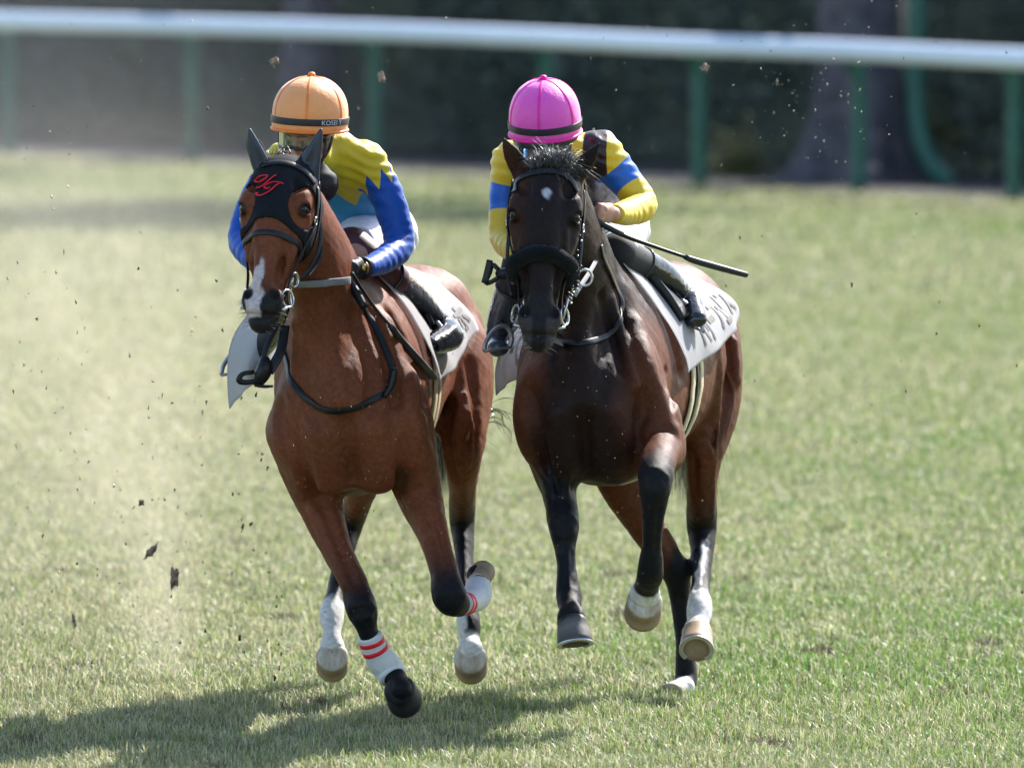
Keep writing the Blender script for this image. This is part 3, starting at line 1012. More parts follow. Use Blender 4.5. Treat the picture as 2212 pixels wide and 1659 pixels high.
def coat_B(R):
    p, H = R['p'], R['H']
    w1 = wob(p, 14, 2)
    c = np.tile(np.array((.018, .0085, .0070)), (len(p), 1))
    mid = (p - W(1262, 880, 39.5)) @ R['lat']                      # blackish front, browner flanks, neck sides, thighs: bay pattern plus painted shade and sunlight
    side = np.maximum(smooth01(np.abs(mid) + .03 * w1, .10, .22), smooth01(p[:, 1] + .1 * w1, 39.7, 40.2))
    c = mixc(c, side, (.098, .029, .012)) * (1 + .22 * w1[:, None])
    spec = {'FL': (1.2, 2.6), 'FR': (2.2, 3.0), 'HL': (3.4, 5.0), 'HR': (2.6, 4.0)}
    for key, (a, b) in spec.items():
        d, t = leg_param(p, BONES_B[key])
        near = 1 - smooth01(d, .10, .15)
        c = mixc(c, near * smooth01(t + .25 * w1, a, b), BLACK)
        if key == 'HR':
            side = smooth01(.016 - np.abs((p - W(1516, 1230, 41)) @ R['lat'] - .006) + .008 * wob(p, 50), 0, .008)
            c = mixc(c, near * smooth01(t, 4.6, 4.9) * np.maximum(side, smooth01(t + .1 * wob(p, 60), 6.35, 6.6)), WHITE)
        if key == 'FR': c = mixc(c, near * smooth01(t + .15 * wob(p, 60), 7.15, 7.45), WHITE)
        if key == 'HL': c = mixc(c, near * smooth01(t, 9.1, 9.4), WHITE)
    x, y, z = H.local(p)
    head = (z < .1) * (z > -.75) * (np.abs(x) < .2) * (y > -.16)
    c = mixc(c, head * .55, (.016, .012, .012))
    c = mixc(c, head * smooth01(-z + .012 * wob(p, 40), .44, .52) * .9, (.016, .015, .017))
    star = head * (y > 0) * smooth01(.019 - np.sqrt((x + .005) ** 2 + ((z + .125) * .9) ** 2) + .018 * wob(p, 70), 0, .016)
    c = mixc(c, star * .75, (.55, .55, .58))
    pale = head * smooth01(-z, .535, .56) * smooth01(np.abs(x), .016, .03) * (y > 0) * .35
    c = mixc(c, pale, (.12, .10, .10))
    lid = np.zeros(len(p))
    for s in (-1, 1):
        e = H.w(s * .104, .046, -.192)
        lid = np.maximum(lid, 1 - smooth01(np.linalg.norm(p - e, axis=1), .020, .034))
        nz = H.w(s * .050, .058, -.528)
        lid = np.maximum(lid, 1 - smooth01(np.linalg.norm(p - nz, axis=1), .018, .026))
    return mixc(c, lid, (.006, .005, .005))


def skin(R, root, mat, coat):
    o = mesh_obj("body", R['p'], R['q'], mat, root)
    set_col(o, "coat", np.clip(coat(R), 0.003, 1))
    R['body'] = o


skin(RA, horseA, coat_mat("bay_coat", 0.42), coat_A)
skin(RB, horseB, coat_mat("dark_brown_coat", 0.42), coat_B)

for R, root, wd in ((RA, horseA, 1.15), (RB, horseB, 1.04)):
    H = R['H']
    for s in (-1, 1):
        add("eye", ball(H.w(s * .090 * wd, .038, -.192), (.0225, .027, .021),H.ax, nu=20, nv=12), M_EYE, root)


# ---- hooves
def hoof(root, c0, c1, wtop, wbot, fwd, mat, shoe=True, name="hoof"):
    """a hoof from coronet centre c0 to sole centre c1; fwd points to the toe"""
    c0, c1 = np.asarray(c0), np.asarray(c1)
    ax = nrm(c1 - c0)
    f = nrm(np.asarray(fwd, float) - ax * np.dot(fwd, ax))
    s = np.cross(ax, f)
    V, F = [], []
    rings = [(-.10, .80), (0.0, 1.0), (.10, 1.04), (.14, .99), (.5, .5), (.93, .06), (1.0, 0.0)]
    seg = 28
    prof = [(-.30, wtop * .05), (-.29, wtop * .35), (-.22, wtop * .68), (-.12, wtop * .88), (-.02, wtop * .98), (.06, wtop * 1.05), (.14, wtop * 1.01), (.45, wtop * .6 + wbot * .42), (.8, wtop * .2 + wbot * .8), (.97, wbot), (1.0, wbot * .97), (1.0, wbot * .7), (.93, wbot * .45), (.90, wbot * .05)]
    L = np.linalg.norm(c1 - c0)
    for (t, r) in prof:
        toe = t * 0.30 * wbot
        for j in range(seg):
            th = 2 * math.pi * j / seg
            cx, sy = math.cos(th), math.sin(th)
            back = 1.0 if cx > 0 else 0.80
            V.append(c0 + ax * L * t + s * sy * r * .98 + f * (cx * r * 1.05 * back + toe))
    for i in range(len(prof) - 1):
        for j in range(seg):
            j2 = (j + 1) % seg
            F.append([i * seg + j, i * seg + j2, (i + 1) * seg + j2, (i + 1) * seg + j])
    F.append([(len(prof) - 1) * seg + j for j in range(seg)])
    o = mesh_obj(name, V, F, mat, root)
    set_f(o, "hoofpos", np.repeat([max(0, t_) * .75 for t_, _ in prof], seg))
    if shoe:
        pts, nn = [], []
        for j in range(25):
            th = math.radians(-140 + 280 * j / 24)
            back = 1.0 if math.cos(th) > 0 else 0.80
            pts.append(c0 + ax * (L + .001) + s * math.sin(th) * wbot * .88 + f * (math.cos(th) * wbot * .93 * back + .30 * wbot))
            nn.append(ax)
        sh = add("horseshoe", strap(pts, nn, .016, .006), M_SHOE, o, smooth=False)
    return o


def w3(a): return W(*a)


hoof(horseA, w3((862, 1486, 39.46)), w3((872, 1502, 39.53)), .054, .064, (.28, -.35, -1), M_HOOF_D, False)
hoof(horseA, w3((1031, 1260, 39.66)), w3((1040, 1240, 39.72)), .036, .044, (.5, .2, .9), M_HOOF_T, False)
hoof(horseA, w3((718, 1414, 40.72)), w3((718, 1428, 40.79)), .056, .060, (0, -.35, -1), M_HOOF_T, False)
hoof(horseA, w3((1016, 1418, 40.84)), w3((1017, 1432, 40.91)), .058, .061, (.06, -.35, -1), M_HOOF_T, False)
hoof(horseB, w3((1235, 1340, 39.23)), w3((1241, 1393, 39.2)), .052, .064, (.15, -1, .12), M_HOOF_G, True)
hoof(horseB, w3((1393, 1296, 39.42)), w3((1390, 1312, 39.49)), .060, .068, (-.12, -.30, -1), M_HOOF_T, False)
hoof(horseB, w3((1475, 1489, 40.92)), w3((1460, 1507, 40.86)), .045, .052, (-.8, -.6, -.15), M_HOOF_W, False)
hoof(horseB, w3((1506, 1366, 40.69)), w3((1504, 1412, 40.58)), .054, .063, (0, -1, .35), M_HOOF_T, True)

# ================================================================ tack worn by the horses
M_HOOD = simple_mat("hood_cloth", (.008, .009, .012), rough=0.8, spec=0.18, var=0.2, bstr=0.35, bscale=420)
M_EARCOVER = simple_mat("ear_cover_cloth", (.030, .037, .055), rough=0.42, spec=0.5, var=0.15, bstr=0.2, bscale=300)
M_RED = simple_mat("red_thread", (.80, .010, .03), rough=0.5, bstr=0.3)
M_REIN_GREY = simple_mat("grey_web", (.20, .20, .215), rough=0.7, bstr=0.5, bscale=500)
M_REIN_BROWN = simple_mat("brown_leather", (.10, .035, .022), rough=0.4, bstr=0.2)
M_CREAM = simple_mat("cream_girth", (.56, .46, .29), rough=0.6, bstr=0.2)
M_CLOTH = simple_mat("white_cloth", (.80, .80, .81), rough=0.7, var=0.03, bstr=0.25, bscale=240)
t_ = M_CLOTH.node_tree
tr_ = t_.nodes.new("ShaderNodeBsdfTranslucent")
tr_.inputs[0].default_value = (.80, .80, .82, 1)
mx_ = t_.nodes.new("ShaderNodeMixShader")
mx_.inputs[0].default_value = .72
t_.links.new(t_.nodes["Principled BSDF"].outputs[0], mx_.inputs[1])
t_.links.new(tr_.outputs[0], mx_.inputs[2])
t_.links.new(mx_.outputs[0], t_.nodes["Material Output"].inputs[0])
M_INK = simple_mat("black_ink", (.02, .02, .022), rough=0.7, bstr=0)
M_BANDAGE = None
M_FLEECE = simple_mat("black_fleece", (.006, .008, .010), rough=0.95, spec=0.1, bstr=0.8, bscale=180, bdist=0.006, sheen=0.08)
M_PAD = simple_mat("grey_pad", (.42, .42, .44), rough=0.7)


def bandage_mat():
    m, t, b = new_mat("white_bandage")
    tc = t.nodes.new("ShaderNodeTexCoord")
    n = noise_node(t, 30, 3)
    r = ramp(t, n.outputs[0], [(0.2, (.58, .58, .58)), (0.8, (.74, .74, .73))])
    t.links.new(r.outputs[0], b.inputs["Base Color"])
    b.inputs["Roughness"].default_value = 0.8
    n2 = noise_node(t, 90, 2, stretch=(.4, .4, 3))
    bump(t, b, n2.outputs[0], 0.5, 0.004)
    return m


M_BANDAGE = bandage_mat()


def hits(pts, bvh, off=0.004):
    """places a strap's course on the surface it lies on"""
    P, Nn = [], []
    o = Vector((0, 0, CAM_H))
    for px, py in pts:
        r = bvh.ray_cast(o, ray(px, py).normalized())
        if r[0] is None:
            if P:
                q = W(px, py, P[-1][1])
            else:
                continue
            f = bvh.find_nearest(Vector(q))
            P.append(np.array(f[0]) + np.array(f[1]) * off)
            Nn.append(np.array(f[1]))
        else:
            P.append(np.array(r[0]) + np.array(r[1]) * off)
            Nn.append(np.array(r[1]))
    return P, Nn


def refit(P, bvh, n, off):
    """resample a course smoothly and lay every point back on the surface"""
    C = catmull(P, n)
    Q, Nn = [], []
    for c in C:
        f = bvh.find_nearest(Vector(c))
        d = Vector(c) - f[0]
        Q.append(np.array(f[0]) + np.array(f[1]) * off)
        Nn.append(np.array(f[1]))
    for _ in range(3):
        Nn = [nrm(Nn[max(0, i - 1)] + Nn[i] + Nn[min(len(Nn) - 1, i + 1)]) for i in range(len(Nn))]
        Q = [Q[0]] + [(Q[i - 1] + 2 * Q[i] + Q[i + 1]) / 4 for i in range(1, len(Q) - 1)] + [Q[-1]]
    return Q, Nn


def surf_strap(name, pts, bvh, wd, th, mat, root, off=0.002, n=6):
    P, _ = hits(pts, bvh)
    Q, Nn = refit(P, bvh, n, off)
    return add(name, strap(Q, Nn, wd, th), mat, root)


def free_strap(name, pts, wd, th, mat, root, nvec=(0, -1, 0), n=6):
    P = catmull([W(*p) for p in pts], n)
    return add(name, strap(P, [nvec] * len(P), wd, th), mat, root)


def head_ring(R, z0, zback, ph0, ph1, off, n=40):
    """a loop round the head: ph 0 is the front of the face, 90 the viewer's right"""
    H, bvh = R['H'], R['bvh']
    P, Nn = [], []
    for i in range(n + 1):
        ph = math.radians(ph0 + (ph1 - ph0) * i / n)
        z = z0 + (zback - z0) * (1 - math.cos(ph)) / 2
        c = H.w(0, -.04, z)
        d = H.x * math.sin(ph) + H.y * math.cos(ph)
        r = bvh.ray_cast(Vector(c + d * .35), Vector(-d))
        if r[0] is None: continue
        P.append(np.array(r[0]) + np.array(r[1]) * off)
        Nn.append(np.array(r[1]))
    for _ in range(4):
        P = [P[0]] + [(P[i - 1] + 2 * P[i] + P[i + 1]) / 4 for i in range(1, len(P) - 1)] + [P[-1]]
        Nn = [nrm(Nn[max(0, i - 1)] + Nn[i] + Nn[min(len(Nn) - 1, i + 1)]) for i in range(len(Nn))]
    return P, Nn


# ---- hood of the bay: a shell over the coat with two eye openings
def make_hood(R, root):
    F, H = R['F'], R['H']
    X, Y, Z = F.grid()
    dx, dy, dz = X - H.o[0], Y - H.o[1], Z - H.o[2]
    lx = (dx * H.x[0] + dy * H.x[1] + dz * H.x[2]) / H.k
    ly = (dx * H.y[0] + dy * H.y[1] + dz * H.y[2]) / H.k
    lz = (dx * H.z[0] + dy * H.z[1] + dz * H.z[2]) / H.k
    low = -(lz + .252 + 4.2 * lx * lx + np.maximum(0, -ly) * .2)
    up = lz - .075 + np.maximum(0, -ly - .05) * .5
    back = -ly - .17
    hole = np.full(F.a.shape, 1.0, np.float32)
    for s in (-1, 1):
        q = np.sqrt(((lx - s * .112) / .056) ** 2 + ((ly - .035) / .090) ** 2 + ((lz + .176) / .082) ** 2)
        hole = np.minimum(hole, (q - 1) * .05)
    cover = np.maximum(F.a - .007, -(F.a + .004))
    m = np.maximum.reduce([cover, low, up, back, -hole, np.abs(lx) - .2])
    p, q = F.mesh(m, smooth=2)
    o = mesh_obj("hood", p, q, M_HOOD, root)
    return o, bvh_of(p, q)


hoodA, bvhHood = make_hood(RA, horseA)
# the two ear covers
for pts, u in (([(574, 385, 39.25, .030, .026), (562, 352, 39.24, .034, .022), (548, 315, 39.235, .025, .016), (540, 285, 39.23, .010, .008), (539, 279, 39.23, .004, .004)], (1, -.4, 0)),
               ([(668, 388, 39.25, .036, .026), (670, 352, 39.24, .036, .022), (682, 315, 39.235, .024, .015), (692, 286, 39.23, .010, .008), (694, 279, 39.23, .004, .004)], (1, .1, .35))):
    Fe = Field(W(pts[0][0] - 60, pts[0][1] + 40, 39.05), W(pts[0][0] + 60, 260, 39.45), 0.004)
    Fe.chain(legchain(pts), nrm(u), k=0.01)
    cup = [(a, b, c - .024, d * .45, d * .4) for (a, b, c, d, e) in pts[1:4]]
    Fe.chain(legchain(cup), nrm(u), k=0.006, op='carve')
    p, q = Fe.mesh(smooth=2)
    mesh_obj("ear_cover", p, q, M_EARCOVER, hoodA)
# the monogram on the hood
z2d = lambda P: [(497.8 + .15 * a, 261.3 + .15 * b) for a, b in P]
mono = []
for st, r in (([(545, 795), (505, 786), (440, 800), (385, 840), (372, 875), (420, 888), (490, 845), (540, 800)], [.0015, .002, .0035, .005, .006, .005, .003, .0015]),
              ([(660, 780), (600, 820), (520, 890), (450, 945), (390, 970), (335, 975), (305, 955), (325, 940)], [.0015, .006, .006, .0045, .003, .0025, .003, .002]),
              ([(765, 912), (700, 888), (630, 882), (560, 900), (505, 930), (485, 960), (520, 975), (570, 962)], [.002, .0045, .0035, .002, .002, .002, .002, .0015]),
              ([(715, 895), (650, 935), (580, 1000), (510, 1045), (440, 1072), (390, 1072), (378, 1048), (405, 1042)], [.002, .004, .006, .0055, .0035, .003, .003, .002])):
    P, _ = hits(z2d(st), bvhHood, 0.001)
    mono.append(tube(P, [(x * 1.55, .0022) for x in r], 8, n=4))
    V = mono[-1][0]
add("monogram", join(*mono), M_RED, hoodA)


# ---- bridles
def bridle_common(R, root, brow, bvh, z_nose, off):
    surf_strap("browband", brow, bvh, .022, .006, M_LEATHER, root, off=.002)


bridle_common(RA, horseA, [(533, 392), (545, 374), (568, 360), (600, 353), (632, 358), (660, 374), (678, 398)], bvhHood, -.3, 0)
P, Nn = head_ring(RA, -.305, -.345, -115, 115, .003)
add("noseband", strap(P, Nn, .020, .006), M_LEATHER, horseA)
bA = RA['bvh']
HA, HB = RA['H'], RB['H']


def cheek_line(R, s, xs, zs, ys, off=.006):
    H, bvh = R['H'], R['bvh']
    P, Nn = [], []
    for x, y, z in zip(xs, ys, zs):
        f = bvh.find_nearest(Vector(H.w(s * x, y, z)))
        P.append(np.array(f[0]) + np.array(f[1]) * off)
        Nn.append(np.array(f[1]))
    return P, Nn


for R, root, wd in ((RA, horseA, 1.12), (RB, horseB, 1.03)):
    for s in (-1, 1):
        P, Nn = cheek_line(R, s, [.13, .13, .12, .11, .09, .075], [-.07, -.13, -.22, -.32, -.42, -.50], [-.03, -.035, -.035, -.03, -.02, -.01], .009)
        add("cheek_strap", strap(P, Nn, .017, .005, n=5), M_LEATHER, root)
        P, Nn = cheek_line(R, s, [.12, .13, .13, .10, .05], [-.03, -.14, -.24, -.30, -.33], [-.07, -.09, -.12, -.15, -.18], .008)
        add("throat_strap", strap(P, Nn, .016, .005, n=5), M_LEATHER, root)
        c = R['H'].w(s * .080, -.012, -.515)
        add("bit_ring", torus(c, .030, .0045, R['H'].x * s + R['H'].y * .5), M_STEEL, root)
        cb = R['H'].w(s * .128 * wd, -.035, -.20)
        f = R['bvh'].find_nearest(Vector(cb))
        cb = np.array(f[0]) + np.array(f[1]) * .014
        add("buckle", torus(cb, .013, .003, f[1]), M_STEEL, root)
    add("mouthpiece", tube([R['H'].w(-.085, -.005, -.555), R['H'].w(0, .0, -.572), R['H'].w(.085, -.005, -.555)], .006, 8), M_STEEL, root)
    add("curb_strap", strap(*[x for x in (lambda q: q)(head_ring(R, -.48, -.50, 60, 300, .004))], .014, .004), M_LEATHER, root)

# bay: extra straps down its left cheek, reins, neck strap
free_strap("cheek_strap", [(684, 430, 39.30), (691, 480, 39.28), (690, 530, 39.25), (672, 575, 39.20), (648, 605, 39.16)], .014, .005, M_LEATHER, horseA, (.6, -.8, 0))
free_strap("cheek_strap", [(690, 470, 39.34), (697, 520, 39.32), (686, 570, 39.28), (664, 602, 39.22)], .012, .005, M_LEATHER, horseA, (.7, -.7, 0))
add("bit_ring", torus(W(636, 606, 39.10), .024, .005, (.8, -.5, 0)), M_STEEL, horseA)
add("bit_shank", tube([W(632, 600, 39.10), W(627, 640, 39.10), W(632, 668, 39.10)], [.006, .005, .006], 8), M_STEEL, horseA)
surf_strap("rein", [(645, 611), (665, 611), (690, 610), (715, 608), (736, 607), (750, 606)], bA, .026, .004, M_REIN_GREY, horseA, off=.010)
free_strap("rein", [(548, 640, 39.10), (575, 645, 39.35), (600, 640, 39.6)], .020, .004, M_REIN_GREY, horseA, (-.3, -.9, 0.1))
add("rein_end", tube([W(752, 600, 39.52), W(768, 630, 39.50), W(787, 664, 39.47)], [.010, .016, .013], 10), M_LEATHER, horseA)


def collar(R, root, pts, wd):
    P, Nn = hits(pts, R['bvh'])
    Q, Nn = refit(P, R['bvh'], 8, .003)
    return add("neck_strap", strap(Q, Nn, wd, .006), M_LEATHER, root)


collar(RA, horseA, [(780, 655), (800, 690), (822, 730), (843, 780), (850, 805), (836, 842), (795, 868), (738, 886), (688, 878), (648, 848), (624, 800), (613, 750)], .022)
add("strap_keeper", tube([W(853, 795, 39.44), W(846, 830, 39.44), W(830, 858, 39.43)], [.010, .012, .008], 8), M_LEATHER, horseA)
# the loose rein loop swinging beside the bay's shoulder
free_strap("rein", [(600, 700, 39.50), (578, 745, 39.46), (566, 785, 39.44)], .018, .006, M_LEATHER, horseA, (-.3, -.9, 0))
free_strap("rein", [(616, 705, 39.52), (606, 760, 39.46), (580, 805, 39.44)], .034, .006, M_LEATHER, horseA, (-.2, -.95, 0))
add("rein_bundle", join(tube([W(572, 772, 39.44), W(572, 795, 39.43), W(562, 818, 39.43), W(552, 834, 39.43)], [(.020, .014), (.034, .026), (.032, .022), (.016, .010)], 12),
                        tube([W(556, 822, 39.42), W(532, 826, 39.41), W(516, 822, 39.40), W(524, 808, 39.40), W(548, 804, 39.42)], [.009, .010, .011, .009, .008], 8),
                        tube([W(550, 832, 39.42), W(572, 835, 39.42), W(590, 834, 39.42)], [.006, .006, .004], 8)), M_LEATHER, horseA)

# dark horse: browband, shadow roll, reins
surf_strap("browband", [(1110, 418), (1116, 398), (1132, 382), (1158, 374), (1184, 371), (1212, 376), (1234, 392), (1246, 416)], RB['bvh'], .022, .006, M_LEATHER, horseB)
P, Nn = head_ring(RB, -.335, -.40, -108, 108, .013)
fl = tube(P, [.010] + [.024] * 1 + [.029] * (len(P) - 4) + [.024, .010], 14, n=1)
rollB = add("noseband", fl, M_FLEECE, horseB)
fv, ff = [], []
for i in range(5200):                                            # the fleece's wool
    k = rng.integers(2, len(P) - 2)
    c = P[k] + (P[k + 1] - P[k]) * rng.random()
    d = nrm(rng.normal(size=3))
    b = c + d * .027
    t = nrm(np.cross(d, rng.normal(size=3))) * .0010
    tip = b + (d + .7 * nrm(rng.normal(size=3))) * .010
    o = len(fv)
    fv += [b - t, b + t, tip]
    ff.append([o, o + 1, o + 2])
add("wool", (fv, ff), M_FLEECE, rollB)
add("bit_ring", torus(W(1263, 600, 39.22), .028, .005, (.4, -.9, 0)), M_STEEL, horseB)
free_strap("rein", [(1240, 640, 39.14), (1252, 620, 39.18), (1275, 585, 39.32), (1296, 545, 39.5)], .016, .004, M_REIN_GREY, horseB, (.3, -.9, .1))
free_strap("rein", [(1275, 598, 39.4), (1296, 560, 39.5), (1299, 520, 39.52), (1291, 488, 39.54)], .015, .005, M_REIN_BROWN, horseB, (.5, -.85, 0))
for i in range(9):
    px, py = 1243 - 4.2 * i + 3 * math.sin(i * 2), 618 + 9 * i
    add("bit_link", torus(W(px, py, 39.06), .009, .0035, nrm(rng.normal(size=3))), M_STEEL if i % 2 else M_LEATHER, horseB)
add("bit_shank", tube([W(1227, 645, 39.05), W(1222, 668, 39.04), W(1216, 690, 39.04)], [.007, .010, .007], 8, sq=.5), M_STEEL, horseB)
collar(RB, horseB, [(1296, 530), (1302, 560), (1318, 595), (1333, 632), (1342, 665), (1334, 700), (1312, 724), (1276, 738), (1240, 743), (1205, 741), (1170, 735)], .020)
for i in range(14):
    px, py = 1250 + 4 * math.sin(i * 1.3), 455 + 11 * i
    add("strap_stud", ball(W(px + 1, py, 39.16), .0055, nu=8, nv=6), M_LEATHER if i % 3 else M_STEEL, horseB)
free_strap("cheek_strap", [(1249, 425, 39.25), (1255, 480, 39.20), (1254, 540, 39.16), (1246, 605, 39.12)], .013, .005, M_LEATHER, horseB, (.5, -.85, 0))
free_strap("cheek_strap", [(1101, 490, 39.20), (1097, 545, 39.18), (1098, 600, 39.14), (1106, 640, 39.10)], .012, .005, M_LEATHER, horseB, (-.5, -.85, 0))
add("rein_loop", join(tube([W(1102, 588, 39.25), W(1085, 592, 39.26), W(1074, 588, 39.27)], [.016, .021, .012], 10),
                      strap(catmull([W(1078, 584, 39.27), W(1064, 572, 39.28), W(1058, 590, 39.28), W(1049, 611, 39.28), W(1062, 609, 39.28), W(1082, 596, 39.27)], 3), [(0, -1, .1)] * 16, .016, .007),
                      strap(catmull([W(1059, 562, 39.28), W(1053, 588, 39.28), W(1047, 612, 39.28)], 3), [(-.3, -1, .1)] * 7, .022, .007)), M_LEATHER, horseB)


# ---- bandages on the bay's forelegs
def bandage(root, pts, stripes, grow=.008):
    C = legchain(pts)
    o = add("bandage", tube(C[:, :3], C[:, 3:5] + grow, 22, cap=True, n=6, up=RA['lat']), M_BANDAGE, root)
    S = catmull(C, 12)
    for (a, b) in stripes:
        k0, k1 = int(a * (len(S) - 1)), int(b * (len(S) - 1))
        k1 = max(k1, k0 + 1)
        add("stripe", tube(S[k0:k1 + 1, :3], S[k0:k1 + 1, 3:5] + grow + .0022, 22, cap=True, n=1, up=RA['lat']), M_RED, o)


bandage(horseA, [(798, 1372, 39.48, .030, .036), (810, 1402, 39.5, .031, .038), (826, 1428, 39.52, .038, .046), (840, 1446, 39.53, .039, .046), (850, 1462, 39.51, .037, .040)], [(.09, .155), (.235, .30)])
bandage(horseA, [(991, 1303, 39.375, .036, .042), (1004, 1303, 39.43, .031, .038), (1020, 1296, 39.52, .036, .042), (1030, 1286, 39.58, .040, .044), (1034, 1266, 39.645, .034, .038)], [(.06, .13), (.19, .26)])


# ---- saddle cloths, saddles, girths
def at_torso(R, Yt):
    T = R['T']
    return np.array([np.interp(Yt, T[:, 1], T[:, k]) for k in range(5)])


def drape(R, Yt, ph, off):
    t = at_torso(R, Yt)
    c = np.array((t[0], Yt, t[2]))
    d = R['lat'] * math.sin(ph) + np.array((0, 0, 1)) * math.cos(ph)
    r = R['bvh'].ray_cast(Vector(c + d * 1.0), Vector(-d))
    base = np.array(r[0]) if r[0] is not None else c + d * t[3]
    rad = max((base - c) @ d, .9 * t[3])
    return c + d * (rad + off), d


def cloth_fn(R, spec):
    def fn(u, v):
        """u 0..1 front to rear, v -1..1 viewer's left hem to right hem"""
        s = 1 if v >= 0 else -1
        av = abs(v)
        phm = spec['ph'][0 if s < 0 else 1]
        ph = math.radians((phm[0] + (phm[1] - phm[0]) * u) * v)
        Yt = spec['y0'] + spec['lean'] * av ** 1.5 * (1 - u) + (spec['y1'] - spec['y0']) * u
        fl = spec['flare'][0 if s < 0 else 1]
        flare = (fl[0] + (fl[1] - fl[0]) * u) * (smooth01(av, *spec['open']) if s < 0 else smooth01(av, .45, 1.0))
        wav = .008 * math.sin(9 * u + 3 * v) * av + .006 * math.sin(17 * u - 5 * v) * av
        p, d = drape(R, Yt, ph, .014 + flare + wav)
        return p, d
    return fn


def make_cloth(R, root, spec, nu=46, nv=96):
    fn = cloth_fn(R, spec)
    G = np.zeros((nu + 1, nv + 1, 3))
    for i in range(nu + 1):
        for j in range(nv + 1):
            G[i, j] = fn(i / nu, -1 + 2 * j / nv)[0]
    for _ in range(6):
        H2 = G.copy()
        H2[1:-1] += .5 * (G[:-2] + G[2:] - 2 * G[1:-1]) * .5
        H2[:, 1:-1] += .5 * (G[:, :-2] + G[:, 2:] - 2 * G[:, 1:-1]) * .5
        G = H2
    n = np.cross(np.gradient(G, axis=0), np.gradient(G, axis=1))
    n /= np.linalg.norm(n, axis=2, keepdims=True) + 1e-9
    c = at_torso(R, (spec['y0'] + spec['y1']) / 2)
    if ((G - c[:3]) * n).sum() < 0: n = -n
    top, bot = G + n * .003, G
    V = np.vstack([top.reshape(-1, 3), bot.reshape(-1, 3)])
    Fq = []
    m = (nu + 1) * (nv + 1)
    ix = lambda i, j: i * (nv + 1) + j
    for i in range(nu):
        for j in range(nv):
            a = [ix(i, j), ix(i + 1, j), ix(i + 1, j + 1), ix(i, j + 1)]
            Fq.append(a)
            Fq.append([x + m for x in a[::-1]])
    edge = [ix(i, 0) for i in range(nu + 1)] + [ix(nu, j) for j in range(1, nv + 1)] + [ix(i, nv) for i in range(nu - 1, -1, -1)] + [ix(0, j) for j in range(nv - 1, 0, -1)]
    for a, b in zip(edge, edge[1:] + edge[:1]): Fq.append([a, a + m, b + m, b])
    o = mesh_obj("saddlecloth", V, Fq, M_CLOTH, root)

    def samp(u, v, off):
        x, y = np.clip(u, 0, 1) * nu, (np.clip(v, -1, 1) + 1) / 2 * nv
        i, j = min(int(x), nu - 1), min(int(y), nv - 1)
        a, b = x - i, y - j
        f = lambda A_: (A_[i, j] * (1 - a) * (1 - b) + A_[i + 1, j] * a * (1 - b) + A_[i, j + 1] * (1 - a) * b + A_[i + 1, j + 1] * a * b)
        return f(top) + nrm(f(n)) * off
    return o, samp


def text_mesh(body, size=1.0, bold=.030):
    c = bpy.data.curves.new("lettering", 'FONT')
    c.body = body
    c.size = size
    c.resolution_u = 3
    c.offset = bold
    o = bpy.data.objects.new("lettering", c)
    col.objects.link(o)
    dg = bpy.context.evaluated_depsgraph_get()
    me = bpy.data.meshes.new_from_object(o.evaluated_get(dg))
    V = np.array([v.co[:] for v in me.vertices])
    bm = bmesh.new()
    bm.from_mesh(me)
    bmesh.ops.triangulate(bm, faces=bm.faces[:])
    bmesh.ops.subdivide_edges(bm, edges=bm.edges[:], cuts=2, use_grid_fill=True)
    bm.to_mesh(me)
    bm.free()
    V = np.array([v.co[:] for v in me.vertices])
    Fc = [list(p.vertices) for p in me.polygons]
    bpy.data.objects.remove(o)
    bpy.data.meshes.remove(me)
    bpy.data.curves.remove(c)
    V[:, 0] -= V[:, 0].min()
    V[:, 1] -= V[:, 1].min()
    return V, Fc


def cloth_text(cloth, samp, body, u0, u1, v0, v1, flip=False):
    """letters on the cloth: u0..u1 along the text, v0 bottom, v1 top"""
    V, Fc = text_mesh(body)
    wx, hy = V[:, 0].max(), V[:, 1].max()
    # split long edges a little by working on the raw outline only: the letters are small
    P = [samp(u0 + (u1 - u0) * x / wx, v0 + (v1 - v0) * y / hy, .0035) for x, y, _ in V]
    mesh_obj("lettering", P, Fc, M_INK, cloth, False)


def girths(R, root, Ys):
    for Yt, wdt, mat, nm in Ys:
        P, Nn = [], []
        for i in range(61):
            ph = math.radians(62 + (360 - 124) * i / 60)
            p, d = drape(R, Yt, ph, .004)
            P.append(p)
            Nn.append(d)
        add(nm, strap(P, Nn, wdt, .008), mat, root)


def saddle(R, root, y0, y1):
    V, Fq = [], []
    nu, nv = 16, 48
    for lay in (0, 1):
        for i in range(nu + 1):
            for j in range(nv + 1):
                u, v = i / nu, -1 + 2 * j / nv
                rise = .035 + .05 * (abs(2 * u - 1) ** 2.5) * (1 - abs(v)) ** 2 + .008
                p, d = drape(R, y0 + (y1 - y0) * u + .05 * abs(v), math.radians(52 * v), rise if lay else .018)
                V.append(p)
    m = (nu + 1) * (nv + 1)
    ix = lambda i, j: i * (nv + 1) + j
    for i in range(nu):
        for j in range(nv):
            a = [ix(i, j), ix(i, j + 1), ix(i + 1, j + 1), ix(i + 1, j)]
            Fq.append([x + m for x in a])
            Fq.append(a[::-1])
    edge = [ix(i, 0) for i in range(nu + 1)] + [ix(nu, j) for j in range(1, nv + 1)] + [ix(i, nv) for i in range(nu - 1, -1, -1)] + [ix(0, j) for j in range(nv - 1, 0, -1)]
    for a, b in zip(edge, edge[1:] + edge[:1]): Fq.append([a, a + m, b + m, b])
    add("saddle", (V, Fq), M_LEATHER, root)


